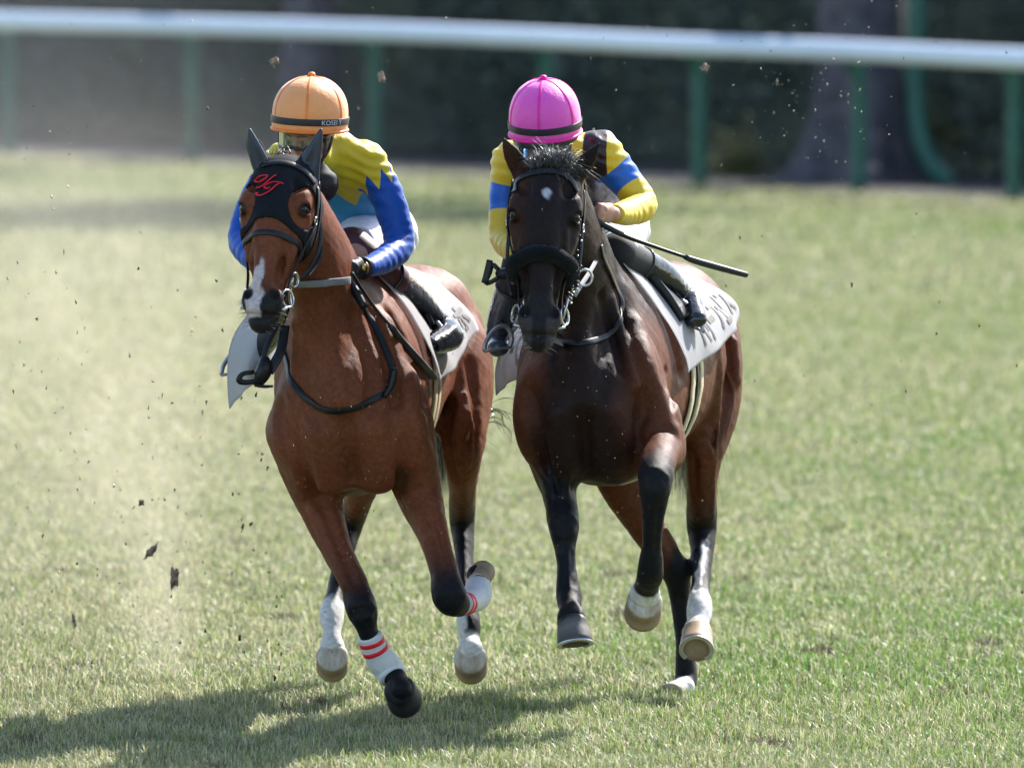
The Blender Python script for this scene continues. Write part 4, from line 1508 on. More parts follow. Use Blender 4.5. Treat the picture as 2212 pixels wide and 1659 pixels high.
def stirrup(root, leather, c, up, side, size=.058):
    """iron arch round the foot with its tread, hanging from a leather"""
    c, up, side = np.asarray(c), nrm(up), nrm(side)
    P = [c + side * math.cos(t) * size * (1.0 if math.sin(t) < .2 else .95) + up * (math.sin(t) * size * 1.25) for t in np.linspace(-.35, math.pi + .35, 15)]
    o = add("stirrup", join(tube(P, [(.007, .009)] * 15, 8, n=2), tube([P[0], c - up * size * .42, P[-1]], [(.016, .006)] * 3, 8, n=3)), M_STIRRUP, root)
    add("stirrup_leather", strap(catmull([W(*x) for x in leather[:-1]] + [c + up * size * 1.25], 5), [(.6, -.8, 0)] * (5 * (len(leather) - 1) + 1), .020, .005), M_LEATHER, root)


M_STIRRUP = simple_mat("stirrup_alloy", (.36, .36, .38), rough=0.35, metal=0.6, bstr=0.1)
clA = dict(open=(.12, .75), y0=39.88, y1=41.02, lean=.12, ph=((100, 92), (90, 72)), flare=((.17, .12), (.02, .06)))
clB = dict(open=(.3, .9), y0=39.93, y1=41.02, lean=.12, ph=((98, 96), (84, 67)), flare=((.09, .11), (.02, .07)))
clothA, sampA = make_cloth(RA, horseA, clA)
clothB, sampB = make_cloth(RB, horseB, clB)
cloth_text(clothB, sampB, "ハサーフェイス", .30, .97, .94, .66)
cloth_text(clothB, sampB, "スイェフーサハ", .97, .30, -.95, -.72)
cloth_text(clothA, sampA, "スネホ", .62, .97, .93, .68)
girths(RA, horseA, [(40.26, .055, M_CREAM, "girth"), (40.33, .03, M_LEATHER, "surcingle"), (40.40, .055, M_CREAM, "girth")])
girths(RB, horseB, [(40.26, .055, M_CREAM, "girth"), (40.33, .03, M_LEATHER, "surcingle"), (40.40, .055, M_CREAM, "girth")])
saddle(RA, horseA, 40.20, 40.58)
saddle(RB, horseB, 40.12, 40.55)


# ---- hair: manes, forelocks, tails, whiskers
def hair_mat(name, c, c2):
    m, t, b = new_mat(name)
    n = noise_node(t, 60, 2)
    r = ramp(t, n.outputs[0], [(0.35, c), (0.65, c2)])
    t.links.new(r.outputs[0], b.inputs["Base Color"])
    b.inputs["Roughness"].default_value = 0.42
    b.inputs["Specular IOR Level"].default_value = 0.6
    return m


M_HAIR_BLK = hair_mat("black_hair", (.008, .008, .009), (.025, .022, .022))
M_HAIR_GREY = hair_mat("grey_hair", (.028, .028, .032), (.14, .13, .13))
M_WHISKER = hair_mat("whisker_hair", (.20, .17, .14), (.42, .38, .34))


def strands(rows, width, nseg=5):
    """rows: list of curves (points); thin tapered ribbons, two crossing faces each"""
    V, F = [], []
    for C in rows:
        C = catmull(C, max(2, nseg // max(1, len(C) - 1)))
        d = np.gradient(C, axis=0)
        e = nrm(rng.normal(size=3))
        o = len(V)
        m = len(C)
        for i in range(m):
            s = nrm(np.cross(d[i], e)) * width * (1 - .85 * i / (m - 1)) / 2
            V += [C[i] - s, C[i] + s]
        for i in range(m - 1): F.append([o + 2 * i, o + 2 * i + 1, o + 2 * i + 3, o + 2 * i + 2])
    return V, F


def tuft(root_pts, dirs, length, spread, n, droop=.3):
    rows = []
    for _ in range(n):
        k = rng.integers(0, len(root_pts))
        r = np.asarray(root_pts[k]) + rng.normal(size=3) * .008
        d = nrm(np.asarray(dirs[k]) + rng.normal(size=3) * spread)
        L = length * (.55 + .6 * rng.random())
        p1 = r + d * L * .5
        p2 = r + d * L * .85 + np.array((0, .03, -droop * L * .6)) + rng.normal(size=3) * .012
        rows.append([r, p1, p2])
    return rows


# forelock of the dark horse: blown up and back
fl_r = [W(1160 + 7 * i, 375 - 5 * abs(math.sin(i)), 39.20) for i in range(9)]
fl_d = [nrm((-.25 + .09 * i, .15, 1.0)) for i in range(9)]
add("forelock", strands(tuft(fl_r, fl_d, .120, .42, 1500, .55) + tuft(fl_r[3:], [nrm((.1 + .1 * i, .3, .8)) for i in range(6)], .15, .42, 600, .6), .0020), M_HAIR_GREY, horseB)
mr, md = [], []
for i in range(30):
    t = i / 29
    c = np.array([np.interp(t, np.linspace(0, 1, len(RB['p'][:0]) + 5), legchain(B['neck'])[::-1][:, k]) for k in range(3)])
    mr.append(c + np.array((0, .10 + .10 * t, .07 + .14 * t)))
    md.append(nrm((-.7, .4, .45)))
add("mane", strands(tuft(mr, md, .16, .35, 900, .8), .0026), M_HAIR_BLK, horseB)
mr, md = [], []
for i in range(30):
    t = i / 29
    c = np.array([np.interp(t, np.linspace(0, 1, 5), legchain(A['neck'])[::-1][:, k]) for k in range(3)])
    mr.append(c + np.array((0, .10 + .10 * t, .07 + .14 * t)))
    md.append(nrm((-.7, .4, .25)))
add("mane", strands(tuft(mr, md, .14, .3, 900, .9), .0026), M_HAIR_BLK, horseA)
add("forelock", strands(tuft([W(585 + 9 * i, 340, 39.27) for i in range(6)], [(.1, .3, .8)] * 6, .035, .5, 160, .4), .0022), M_HAIR_BLK, horseA)
# tails stream out behind
for R, root, px, py in ((RA, horseA, 955, 668), (RB, horseB, 1490, 668)):
    rows = []
    b = W(px, py, 41.72)
    for _ in range(800):
        r = b + rng.normal(size=3) * .018
        s = rng.normal(size=3)
        rows.append([r, r + np.array((.0, .12, -.02)) + s * .018, r + np.array((.0, .20, -.30)) + s * .030, r + np.array((.02, .26, -.66)) + s * .045])
    add("tail", strands(rows, .004, 9), M_HAIR_BLK, root)
rows = []
for _ in range(16):
    s = rng.normal(size=3) * .012
    rows.append([W(1040, 897, 41.9) + s, W(1072, 888, 41.92) + s * 1.4, W(1090 + 14 * rng.normal(), 905 + 6 * rng.normal(), 41.95) + s * 2, W(1096 + 10 * rng.normal(), 928 + 14 * rng.normal(), 42.0) + s * 2])
add("tail_wisp", strands(rows, .0045, 12), M_HAIR_BLK, horseA)
# whiskers on the muzzles
for R, root in ((RA, horseA), (RB, horseB)):
    H, rows = R['H'], []
    for _ in range(80):
        th = rng.uniform(.95, 1.6) * (1 if rng.random() < .75 else -1)
        z = rng.uniform(-.64, -.50)
        d = nrm(H.x * math.sin(th) * 1.2 + H.y * math.cos(th) * .5 - H.z * rng.uniform(-.05, .5))
        f = R['bvh'].ray_cast(Vector(H.w(0, 0, z) + d * .25), Vector(-d))
        if f[0] is None: continue
        r0 = np.array(f[0])
        L = rng.uniform(.015, .042)
        rows.append([r0, r0 + d * L * .5 + rng.normal(size=3) * .003, r0 + d * L + np.array((0, 0, -.006))])
    add("whiskers", strands(rows, .0015, 4), M_WHISKER, root)

# ================================================================ jockeys
def skin_mat():
    m, t, b = new_mat("skin")
    n = noise_node(t, 30, 4)
    r = ramp(t, n.outputs[0], [(0.3, (.52, .25, .17)), (0.7, (.62, .33, .24))])
    t.links.new(r.outputs[0], b.inputs["Base Color"])
    b.inputs["Roughness"].default_value = 0.45
    b.inputs["Subsurface Weight"].default_value = 0.25
    b.inputs["Subsurface Radius"].default_value = (.02, .008, .004)
    n2 = noise_node(t, 250)
    bump(t, b, n2.outputs[0], .2, .001)
    return m


def pattern_mat(name, base, layers, rough=.42, spec=.5):
    """silks: colour fields cut along sewn edges (each edge is a signed distance kept on the cloth)"""
    m, t, b = new_mat(name)
    rgb = t.nodes.new("ShaderNodeRGB")
    rgb.outputs[0].default_value = (*base, 1)
    cur = rgb.outputs[0]
    for i, c in enumerate(layers):
        a = t.nodes.new("ShaderNodeAttribute")
        a.attribute_name = "edge%d" % i
        mr = t.nodes.new("ShaderNodeMapRange")
        mr.inputs[1].default_value, mr.inputs[2].default_value = -.0012, .0012
        t.links.new(a.outputs["Fac"], mr.inputs[0])
        mx = t.nodes.new("ShaderNodeMix")
        mx.data_type = 'RGBA'
        t.links.new(mr.outputs[0], mx.inputs[0])
        t.links.new(cur, mx.inputs[6])
        mx.inputs[7].default_value = (*c, 1)
        cur = mx.outputs[2]
    t.links.new(cur, b.inputs["Base Color"])
    b.inputs["Roughness"].default_value = rough
    b.inputs["Specular IOR Level"].default_value = spec
    b.inputs["Sheen Weight"].default_value = .08
    n2 = noise_node(t, 22, 3, .6, stretch=(1, 1, .5))
    bump(t, b, n2.outputs[0], .35, .012)
    return m


M_SKIN = skin_mat()
M_GLOVE = simple_mat("black_glove", (.012, .012, .014), rough=.55, bstr=.4, bscale=150)
M_BOOT = simple_mat("black_boot", (.010, .011, .014), rough=.14, spec=.7, var=.2, bstr=.45, bscale=20, bdist=.012)
M_BOOT_GREY = simple_mat("slate_boot", (.055, .065, .085), rough=.25, spec=.6, var=.2, bstr=.45, bscale=20, bdist=.012)
M_BREECH = simple_mat("white_breeches", (.76, .76, .79), rough=.5, var=.03, bstr=.5, bscale=24, bdist=.010, sheen=.2)
M_MAROON = simple_mat("maroon_cloth", (.075, .022, .026), rough=.5, bstr=.3, bscale=30, bdist=.006)
M_BLACKCLOTH = simple_mat("black_cloth", (.012, .012, .014), rough=.7, bstr=.3)
M_CAP_O = simple_mat("orange_cap_silk", (.92, .36, .115), rough=.5, var=.04, bstr=.45, bscale=34, bdist=.006, sheen=.3)
M_CAP_O2 = simple_mat("orange_seam", (.95, .22, .03), rough=.5, bstr=.2)
M_CAP_P = simple_mat("pink_cap_silk", (.86, .085, .50), rough=.5, var=.04, bstr=.45, bscale=34, bdist=.006, sheen=.3)
M_CAP_P2 = simple_mat("pink_seam", (.92, .012, .36), rough=.5, bstr=.2)
M_BAND = simple_mat("navy_band", (.012, .014, .022), rough=.45, bstr=.2)
M_LETTER = simple_mat("silver_letter", (.55, .58, .62), rough=.4, bstr=0)
M_GOLD = simple_mat("watch_gold", (.6, .42, .14), rough=.25, metal=1, bstr=0)
M_FRAME = simple_mat("goggle_frame", (.015, .016, .02), rough=.3, bstr=0)


def lens_mat():
    m, t, b = new_mat("goggle_lens")
    b.inputs["Base Color"].default_value = (.50, .51, .42, 1)
    b.inputs["Roughness"].default_value = .05
    b.inputs["Transmission Weight"].default_value = .86
    b.inputs["IOR"].default_value = 1.2
    b.inputs["Specular IOR Level"].default_value = .9
    b.inputs["Coat Weight"].default_value = 1.0
    return m


M_LENS = lens_mat()


class Frame3:
    def __init__(s, o, face, up):
        s.o = np.asarray(o, float)
        s.y = nrm(face)
        s.z = nrm(np.asarray(up, float) - s.y * np.dot(up, s.y))
        s.x = np.cross(s.z, s.y)                 # towards the viewer's right when facing the viewer
        s.ax = (s.x, s.y, s.z)

    def w(s, x, y, z): return s.o + s.x * x + s.y * y + s.z * z


def person_head(F, H):
    F.ell(H.w(0, -.012, .020), H.ax, (.076, .094, .100), .02)
    F.chain([list(H.w(0, .010, -.01)) + [.068, .070], list(H.w(0, .022, -.065)) + [.054, .056], list(H.w(0, .045, -.105)) + [.028, .026]], H.x, k=.03)
    for s in (-1, 1):
        F.ell(H.w(s * .045, .050, -.045), H.ax, (.024, .026, .022), .02)
        F.ell(H.w(s * .031, .088, -.004), H.ax, (.017, .014, .011), .012, 'carve')
        F.ell(H.w(s * .031, .070, -.004), H.ax, (.013, .013, .013), .004)
        F.chain([list(H.w(s * .012, .088, .014)) + [.006, .006], list(H.w(s * .045, .074, .012)) + [.006, .006]], H.z, k=.012)
        F.ell(H.w(s * .012, .096, -.046), H.ax, (.008, .009, .008), .008)
        F.ell(H.w(s * .079, -.010, -.020), H.ax, (.007, .021, .034), .008)
        F.ell(H.w(s * .083, -.004, -.018), H.ax, (.005, .011, .020), .004, 'carve')
    F.chain([list(H.w(0, .086, .004)) + [.008, .008], list(H.w(0, .104, -.040)) + [.012, .010]], H.x, k=.012)
    F.chain([list(H.w(-.024, .078, -.068)) + [.006, .006], list(H.w(0, .090, -.066)) + [.009, .008], list(H.w(.024, .078, -.068)) + [.006, .006]], H.z, k=.008)
    F.chain([list(H.w(-.022, .076, -.081)) + [.006, .006], list(H.w(0, .088, -.083)) + [.009, .008], list(H.w(.022, .076, -.081)) + [.006, .006]], H.z, k=.008)


def fist(F, wrist, d, row, curl, rein=None):
    """a closed hand: d wrist to knuckles, row index to little finger, curl the way the fingers fold"""
    wrist, d, row, curl = np.asarray(wrist), nrm(d), nrm(row), nrm(curl)
    F.chain([list(wrist) + [.026, .020], list(wrist + d * .040) + [.036, .019], list(wrist + d * .078) + [.040, .016]], row, k=.012)
    for i in range(4):
        o = (i - 1.5) * .0195
        ln = (1.0, 1.08, 1.0, .82)[i]
        k0 = wrist + d * (.080 - .004 * abs(i - 1)) + row * o
        k1 = k0 + nrm(d * .55 + curl * .85) * .036 * ln
        k2 = k1 + nrm(-d * .55 + curl * .75) * .026 * ln
        k3 = k2 + nrm(-d * .95 - curl * .15) * .020 * ln
        F.chain([list(k0) + [.0105, .0105], list(k1) + [.0098, .0098], list(k2) + [.0088, .0088], list(k3) + [.0078, .0078]], row, k=.005, n=3)
        F.ell(k0, (d, row, curl), (.011, .0105, .010), .006)
    t0 = wrist + d * .030 - row * .030 + curl * .008
    t1 = t0 + nrm(d * .75 - row * .25 + curl * .6) * .034
    t2 = t1 + nrm(d * .35 + row * .75 + curl * .5) * .030
    F.chain([list(t0) + [.016, .014], list(t1) + [.0115, .0105], list(t2) + [.0095, .0085]], row, k=.008, n=3)


def crease(p, n, rows):
    """gathers in cloth: shallow ridges across a limb"""
    for (c, ax, rad, wl, amp, ph) in rows:
        d = p - np.asarray(c)
        s = d @ nrm(ax)
        m = np.exp(-(np.linalg.norm(d, axis=1) / rad) ** 2)
        wv = np.sin(2 * math.pi * (s / wl + .35 * np.sin(d[:, 2] * 22 + ph) + .25 * np.sin(d[:, 0] * 31 + ph)))
        p = p + n * (amp * m * wv)[:, None]
    return p


def tri(x):
    return np.abs((x % 1.0) - .5) * 4 - 1


def jockey(S, label, legmats):
    root = empty("person", W(*S['seat']))
    tag(root, label, "jockey", "jockeys riding the two horses")
    h = .0056
    lo, hi = S['lo'], S['hi']
    HF = Frame3(W(*S['head']), S['face'], S['up'])
    lat = nrm(S['lat'])
    tor, aR, aL, lR, lL = (legchain(S[k]) for k in ('torso', 'armR', 'armL', 'legR', 'legL'))
    # --- body: one skin from crown to toes
    F = Field(lo, hi, h)
    F.chain(tor, lat, k=.04, grow=-.012)
    nk = legchain(S['neckline'])
    F.chain(nk, lat, k=.03)
    person_head(F, HF)
    for a in (aR, aL): F.chain(a, (0, -.3, 1), k=.03, grow=-.007)
    for a in (lR, lL): F.chain(a, lat, k=.03, grow=-.012)
    for key in ('handR', 'handL'):
        wr, d, row, curl = S[key]
        fist(F, W(*wr), d, row, curl)
    p, q = F.mesh(smooth=1)
    mesh_obj("body", p, q, M_SKIN, root)
    # --- jersey
    J = Field(lo, hi, h)
    J.chain(tor, lat, k=.04)
    J.chain(nk[:2], lat, k=.03, grow=.008)
    for a in (aR, aL): J.chain(a, (0, -.3, 1), k=.035, grow=.002)
    X, Y, Z = J.grid()
    cut = np.full(J.a.shape, -9., np.float32)
    for a in (aR, aL):                                              # cuffs
        ax = nrm(a[-1, :3] - a[-2, :3])
        e = a[-1, :3] - ax * .010
        s = (X - e[0]) * ax[0] + (Y - e[1]) * ax[1] + (Z - e[2]) * ax[2]
        r2 = np.sqrt((X - e[0]) ** 2 + (Y - e[1]) ** 2 + (Z - e[2]) ** 2)
        cut = np.maximum(cut, np.where(r2 < .09, s, -9))
    wx = nrm(tor[0, :3] - tor[1, :3])
    e = tor[0, :3] * .45 + tor[1, :3] * .55
    s = (X - e[0]) * wx[0] + (Y - e[1]) * wx[1] + (Z - e[2]) * wx[2]
    r2 = np.sqrt((X - e[0]) ** 2 + (Y - e[1]) ** 2 + (Z - e[2]) ** 2)
    cut = np.maximum(cut, np.where(r2 < .30, s, -9))
    p, q = J.mesh(np.maximum(J.a, cut), smooth=2)
    n = vnormals(p, q)
    n0 = p.copy()
    for a, sgn in ((aR, 1), (aL, -1)):
        p = crease(p, n, [(a[2, :3], a[2, :3] - a[0, :3], .08, .034, .0016, 1 + sgn), (a[3, :3], a[3, :3] - a[2, :3], .09, .052, .0016, 2 + sgn), (a[0, :3], (.3, 0, 1), .12, .045, .0045, sgn), (a[-1, :3], a[-1, :3] - a[-2, :3], .05, .037, .0010, sgn)])
    p = crease(p, n, [(tor[2, :3], (.5, .2, .8), .22, .07, .005, 1), (tor[1, :3], (.9, 0, .5), .18, .05, .005, 4), (tor[3, :3], (1, .2, .2), .18, .09, .004, 2)])
    o = mesh_obj("jersey", p, q, S['jersey_mat'], root)
    for i, ar in enumerate(S['pattern'](n0, tor, aR, aL, lat)): set_f(o, "edge%d" % i, ar)
    # --- breeches
    Bf = Field(lo, hi, h)
    Bf.chain(tor[:2], lat, k=.04, grow=-.002)
    for a in (lR, lL): Bf.chain(a[:3], lat, k=.045, grow=.002)
    X, Y, Z = Bf.grid()
    cut = np.full(Bf.a.shape, -9., np.float32)
    for a in (lR, lL):
        ax = nrm(a[2, :3] - a[1, :3])
        e = a[2, :3] - ax * S['knee_cut']
        s = (X - e[0]) * ax[0] + (Y - e[1]) * ax[1] + (Z - e[2]) * ax[2]
        r2 = np.sqrt((X - e[0]) ** 2 + (Y - e[1]) ** 2 + (Z - e[2]) ** 2)
        cut = np.maximum(cut, np.where(r2 < .16, s, -9))
    p, q = Bf.mesh(np.maximum(Bf.a, cut), smooth=2)
    n = vnormals(p, q)
    for a in (lR, lL): p = crease(p, n, [(a[1, :3], (.6, .5, .6), .14, .045, .004, 1), (a[2, :3], a[2, :3] - a[1, :3], .10, .04, .004, 3), (a[0, :3], (.2, .6, .8), .14, .05, .005, 2)])
    mesh_obj("breeches", p, q, M_BREECH, root)
    # --- knee cloths and boots
    for a, key in ((lR, 'R'), (lL, 'L')):
        K = Field(lo, hi, h)
        K.chain(a[2:5], lat, k=.02, grow=.003)
        X, Y, Z = K.grid()
        ax2 = nrm(a[4, :3] - a[3, :3])
        e2 = a[3, :3] + ax2 * .06
        s2 = (X - e2[0]) * ax2[0] + (Y - e2[1]) * ax2[1] + (Z - e2[2]) * ax2[2]
        p, q = K.mesh(np.maximum(K.a, s2), smooth=2)
        mesh_obj("knee_cloth", p, q, legmats[0], root)
        Bt = Field(lo, hi, h)
        Bt.chain(a[3:], lat, k=.025, grow=.005)
        e3 = a[3, :3] - ax2 * .012
        s3 = -((X - e3[0]) * ax2[0] + (Y - e3[1]) * ax2[1] + (Z - e3[2]) * ax2[2])
        p, q = Bt.mesh(np.maximum(Bt.a, s3), smooth=2)
        n = vnormals(p, q)
        ank = a[-3, :3]
        p = crease(p, n, [(ank, a[-3, :3] - a[-4, :3], .06, .034, .0022, 2)])
        bo = mesh_obj("boot", p, q, legmats[1 if key == 'R' else 2], root)
        rim = a[3, :3] - ax2 * .008
        add("cuff", torus(rim, a[3, 3] + .006, .005, ax2), legmats[1], bo)
    return root, HF, dict(aR=aR, aL=aL, lR=lR, lL=lL, tor=tor)


def cap(root, C, face, up, R, Ry, Hh, mat, seam, band_mat, peak=True):
    """racing helmet in a silk cap cover: dome, panel seams, button, elastic band, peak"""
    f = Frame3(C, face, up)
    seg, V, Fq = 56, [], []
    prof = [(-.050, .93), (-.044, .985), (-.030, 1.005), (-.012, 1.0), (.0, 1.0)] + [(t, None) for t in np.linspace(.08, 1, 18)]

    def rad(t):
        return (1 - t ** 2.35) ** .5
    rings = []
    for (t, r) in prof:
        if r is None: r, z = rad(t), t * Hh
        else: z = t
        rings.append((z, max(r, .012)))
    pt = lambda z, r, th, g=0: f.w(math.sin(th) * (R * r + g), math.cos(th) * (Ry * r + g), z + (g if r < .3 else 0))
    for (z, r) in rings:
        for j in range(seg): V.append(pt(z, r * (1 + .006 * math.sin(6 * 2 * math.pi * j / seg)), 2 * math.pi * j / seg))
    for i in range(len(rings) - 1):
        for j in range(seg):
            Fq.append([i * seg + j, i * seg + (j + 1) % seg, (i + 1) * seg + (j + 1) % seg, (i + 1) * seg + j])
    Fq.append([(len(rings) - 1) * seg + j for j in range(seg)])
    o = mesh_obj("helmet", V, Fq, mat, root)
    for k in range(6):
        th = 2 * math.pi * (k + S_SEAM) / 6
        P = [pt(z, r, th, .0006) for z, r in rings[3:]]
        Nn = [nrm(np.asarray(x) - f.w(0, 0, .02)) for x in P]
        add("seam", strap(P, Nn, .0085, .0016), seam, o)
    add("button", ball(f.w(0, 0, Hh + .004), (.013, .013, .009), f.ax), seam, o)
    P, Nn = [], []
    for j in range(61):
        th = 2 * math.pi * j / 60
        P.append(pt(-.012, 1.0, th, .0015))
        Nn.append(nrm(f.x * math.sin(th) + f.y * math.cos(th)))
    add("elastic_band", strap(P, Nn, .024, .0022, closed=True), band_mat, o)
    P = [pt(-.047, .965, 2 * math.pi * j / 60, .004) for j in range(61)]
    add("rim", tube(P, .0055, 8, cap=False, n=1), seam, o)
    # shell and peak below the cover
    V, Fq = [], []
    for i, (z, r) in enumerate([(-.045, .96), (-.060, .94), (-.075, .92)]):
        for j in range(25):
            th = math.radians(-95 + 190 * j / 24)
            V.append(f.w(math.sin(th) * R * r, math.cos(th) * Ry * (r + .07 * math.cos(th) * (i > 0)), z + .012 * (1 - math.cos(th)) * (i > 0)))
    for i in range(2):
        for j in range(24): Fq.append([i * 25 + j, i * 25 + j + 1, (i + 1) * 25 + j + 1, (i + 1) * 25 + j])
    if peak: add("peak", (V, Fq), M_FRAME, o)
    return o, f, pt


S_SEAM = .30


def goggles(root, H, z=-.004, smoky=True):
    V, Fq = [], []
    nu, nv = 24, 8
    for i in range(nv + 1):
        for j in range(nu + 1):
            th = math.radians(-68 + 136 * j / nu)
            t = i / nv
            zz = z + (.5 - t) * .062 * (1 - .25 * (abs(j / nu - .5) * 2) ** 2)
            nose = max(0, t - .5) * .5 * math.exp(-((j / nu - .5) / .06) ** 2) * .05
            V.append(H.w(math.sin(th) * .082, .020 + math.cos(th) * .092, zz + nose))
    for i in range(nv):
        for j in range(nu): Fq.append([i * (nu + 1) + j, i * (nu + 1) + j + 1, (i + 1) * (nu + 1) + j + 1, (i + 1) * (nu + 1) + j])
    o = mesh_obj("goggles", V, Fq, M_LENS, root)
    ed = [j for j in range(nu + 1)] + [(nu + 1) * i + nu for i in range(1, nv + 1)] + [(nu + 1) * nv + j for j in range(nu - 1, -1, -1)] + [(nu + 1) * i for i in range(nv - 1, -1, -1)]
    add("frame", tube([V[k] for k in ed], .0045, 8, cap=False, n=1), M_FRAME, o)
    add("foam", join(*[strap(catmull([H.w(math.sin(th) * .081, .016 + math.cos(th) * .088, z + zz) for th in np.radians(np.linspace(-62, 62, 9))], 2), [H.y] * 17, .009, .006) for zz in (.027, -.024)]), M_FRAME, o)
    for s in (-1, 1):
        add("strap", strap([H.w(s * .078, .05, z), H.w(s * .088, .0, z + .004), H.w(s * .080, -.06, z + .012)], [H.x * s] * 3, .022, .003, n=4), M_BAND, o)
    return o


# ---------------------------------------------------------------- rider of the bay
YEL, CYAN, BLUE = (.62, .50, .022), (.035, .33, .56), (.001, .074, .41)
YEL_B, BLUE_B, DARK = (.76, .54, .022), (.005, .12, .58), (.022, .012, .020)


def pat_A(p, tor, aR, aL, lat):
    up = nrm(tor[3, :3] - tor[1, :3])
    hgt = (p - tor[2, :3]) @ up
    x = (p - tor[2, :3]) @ lat
    e0 = -(hgt - (.115 + .050 * tri((x + .02) / .125)))
    e1 = np.full(len(p), -1.0)
    for a in (aR, aL):
        d0, t0 = arm_param(p, a)
        dt = torso_dist(p, tor)
        ang = np.arctan2((p - a[1, :3]) @ nrm((.2, -1, 0)), (p - a[1, :3]) @ nrm((1, .2, .3)))
        e = np.minimum((t0 - .55 - .22 * tri(ang / 1.05)) * .12, .010 + (dt - d0))
        e1 = np.maximum(e1, e)
    return [e0, e1]


def arm_param(p, a):
    best = np.full(len(p), 9.0)
    par = np.zeros(len(p))
    for i in range(len(a) - 1):
        d = a[i + 1, :3] - a[i, :3]
        t = np.clip(((p - a[i, :3]) @ d) / (d @ d), 0, 1)
        ds = np.linalg.norm(p - (a[i, :3] + t[:, None] * d), axis=1) / (a[i, 3] * (1 - t) + a[i + 1, 3] * t) * .06
        m = ds < best
        best[m] = ds[m]
        par[m] = i + t[m]
    return best, par


def torso_dist(p, tor):
    best = np.full(len(p), 9.0)
    for i in range(len(tor) - 1):
        d = tor[i + 1, :3] - tor[i, :3]
        t = np.clip(((p - tor[i, :3]) @ d) / (d @ d), 0, 1)
        best = np.minimum(best, np.linalg.norm(p - (tor[i, :3] + t[:, None] * d), axis=1) / .13 * .06)
    return best


def pat_B(p, tor, aR, aL, lat):
    x = (p - tor[2, :3]) @ lat
    xx = np.abs(x - .01) - .098
    e0 = .041 - np.abs(xx)
    d = torso_dist(p, tor)
    dm = np.full(len(p), 9.0)
    e1 = np.full(len(p), -1.0)
    for a in (aR, aL):
        d0, t0 = arm_param(p, a)
        dm = np.minimum(dm, d0)
        e = np.minimum(.38 - np.abs(t0 - .98), 1) * .085
        e1 = np.maximum(e1, np.where(d0 < .085, np.minimum(e, .02 + (d - d0)), -1))
    return [np.minimum(e0, (dm - d) + .055), e1]


MJ_A = pattern_mat("blue_yellow_silks", YEL, [CYAN, BLUE], rough=.46, spec=.3)
MJ_B = pattern_mat("yellow_blue_silks", YEL_B, [DARK, BLUE_B], rough=.42)

JA = dict(seat=(800, 560, 40.5), lo=W(470, 860, 39.3), hi=W(1045, 120, 40.95), lat=(1, -.15, 0),
          head=(660, 300, 39.74), face=(-.42, -.88, -.10), up=(.0, -.15, 1), knee_cut=.035,
          torso=[(815, 515, 40.62, .145, .11), (790, 462, 40.42, .130, .10), (752, 400, 40.14, .158, .112), (712, 345, 39.97, .145, .098), (690, 318, 39.90, .085, .07)],
          neckline=[(700, 345, 39.92, .062, .062), (680, 340, 39.82, .052, .055), (668, 320, 39.77, .050, .052)],
          armR=[(792, 348, 39.95, .068, .068), (838, 430, 39.93, .058, .058), (862, 525, 39.90, .052, .052), (832, 560, 39.78, .046, .046), (797, 577, 39.65, .034, .036), (786, 579, 39.61, .031, .033)],
          armL=[(610, 355, 39.95, .072, .072), (555, 430, 39.96, .058, .058), (524, 512, 39.92, .050, .050), (540, 550, 39.80, .044, .044), (580, 582, 39.66, .034, .036), (590, 588, 39.63, .031, .033)],
          legR=[(822, 500, 40.60, .115, .115), (795, 500, 40.28, .092, .092), (760, 535, 39.98, .070, .070), (835, 592, 40.16, .058, .058), (885, 640, 40.26, .064, .064), (930, 690, 40.34, .052, .052), (960, 718, 40.33, .048, .052), (970, 728, 40.28, .044, .046), (925, 748, 40.12, .042, .032)],
          legL=[(735, 500, 40.60, .115, .115), (680, 510, 40.28, .092, .092), (628, 550, 39.98, .070, .070), (618, 640, 40.40, .048, .050), (590, 710, 40.66, .044, .046), (545, 772, 40.86, .036, .038), (532, 788, 40.86, .034, .040), (505, 797, 40.68, .032, .026)],
          handR=((782, 580, 39.60), (-.50, -.85, -.15), (-.15, .1, -.95), (-.35, .75, -.3)),
          handL=((592, 589, 39.63), (.5, -.75, -.1), (.15, .1, -.95), (.35, .75, -.3)),
          jersey_mat=MJ_A, pattern=pat_A)
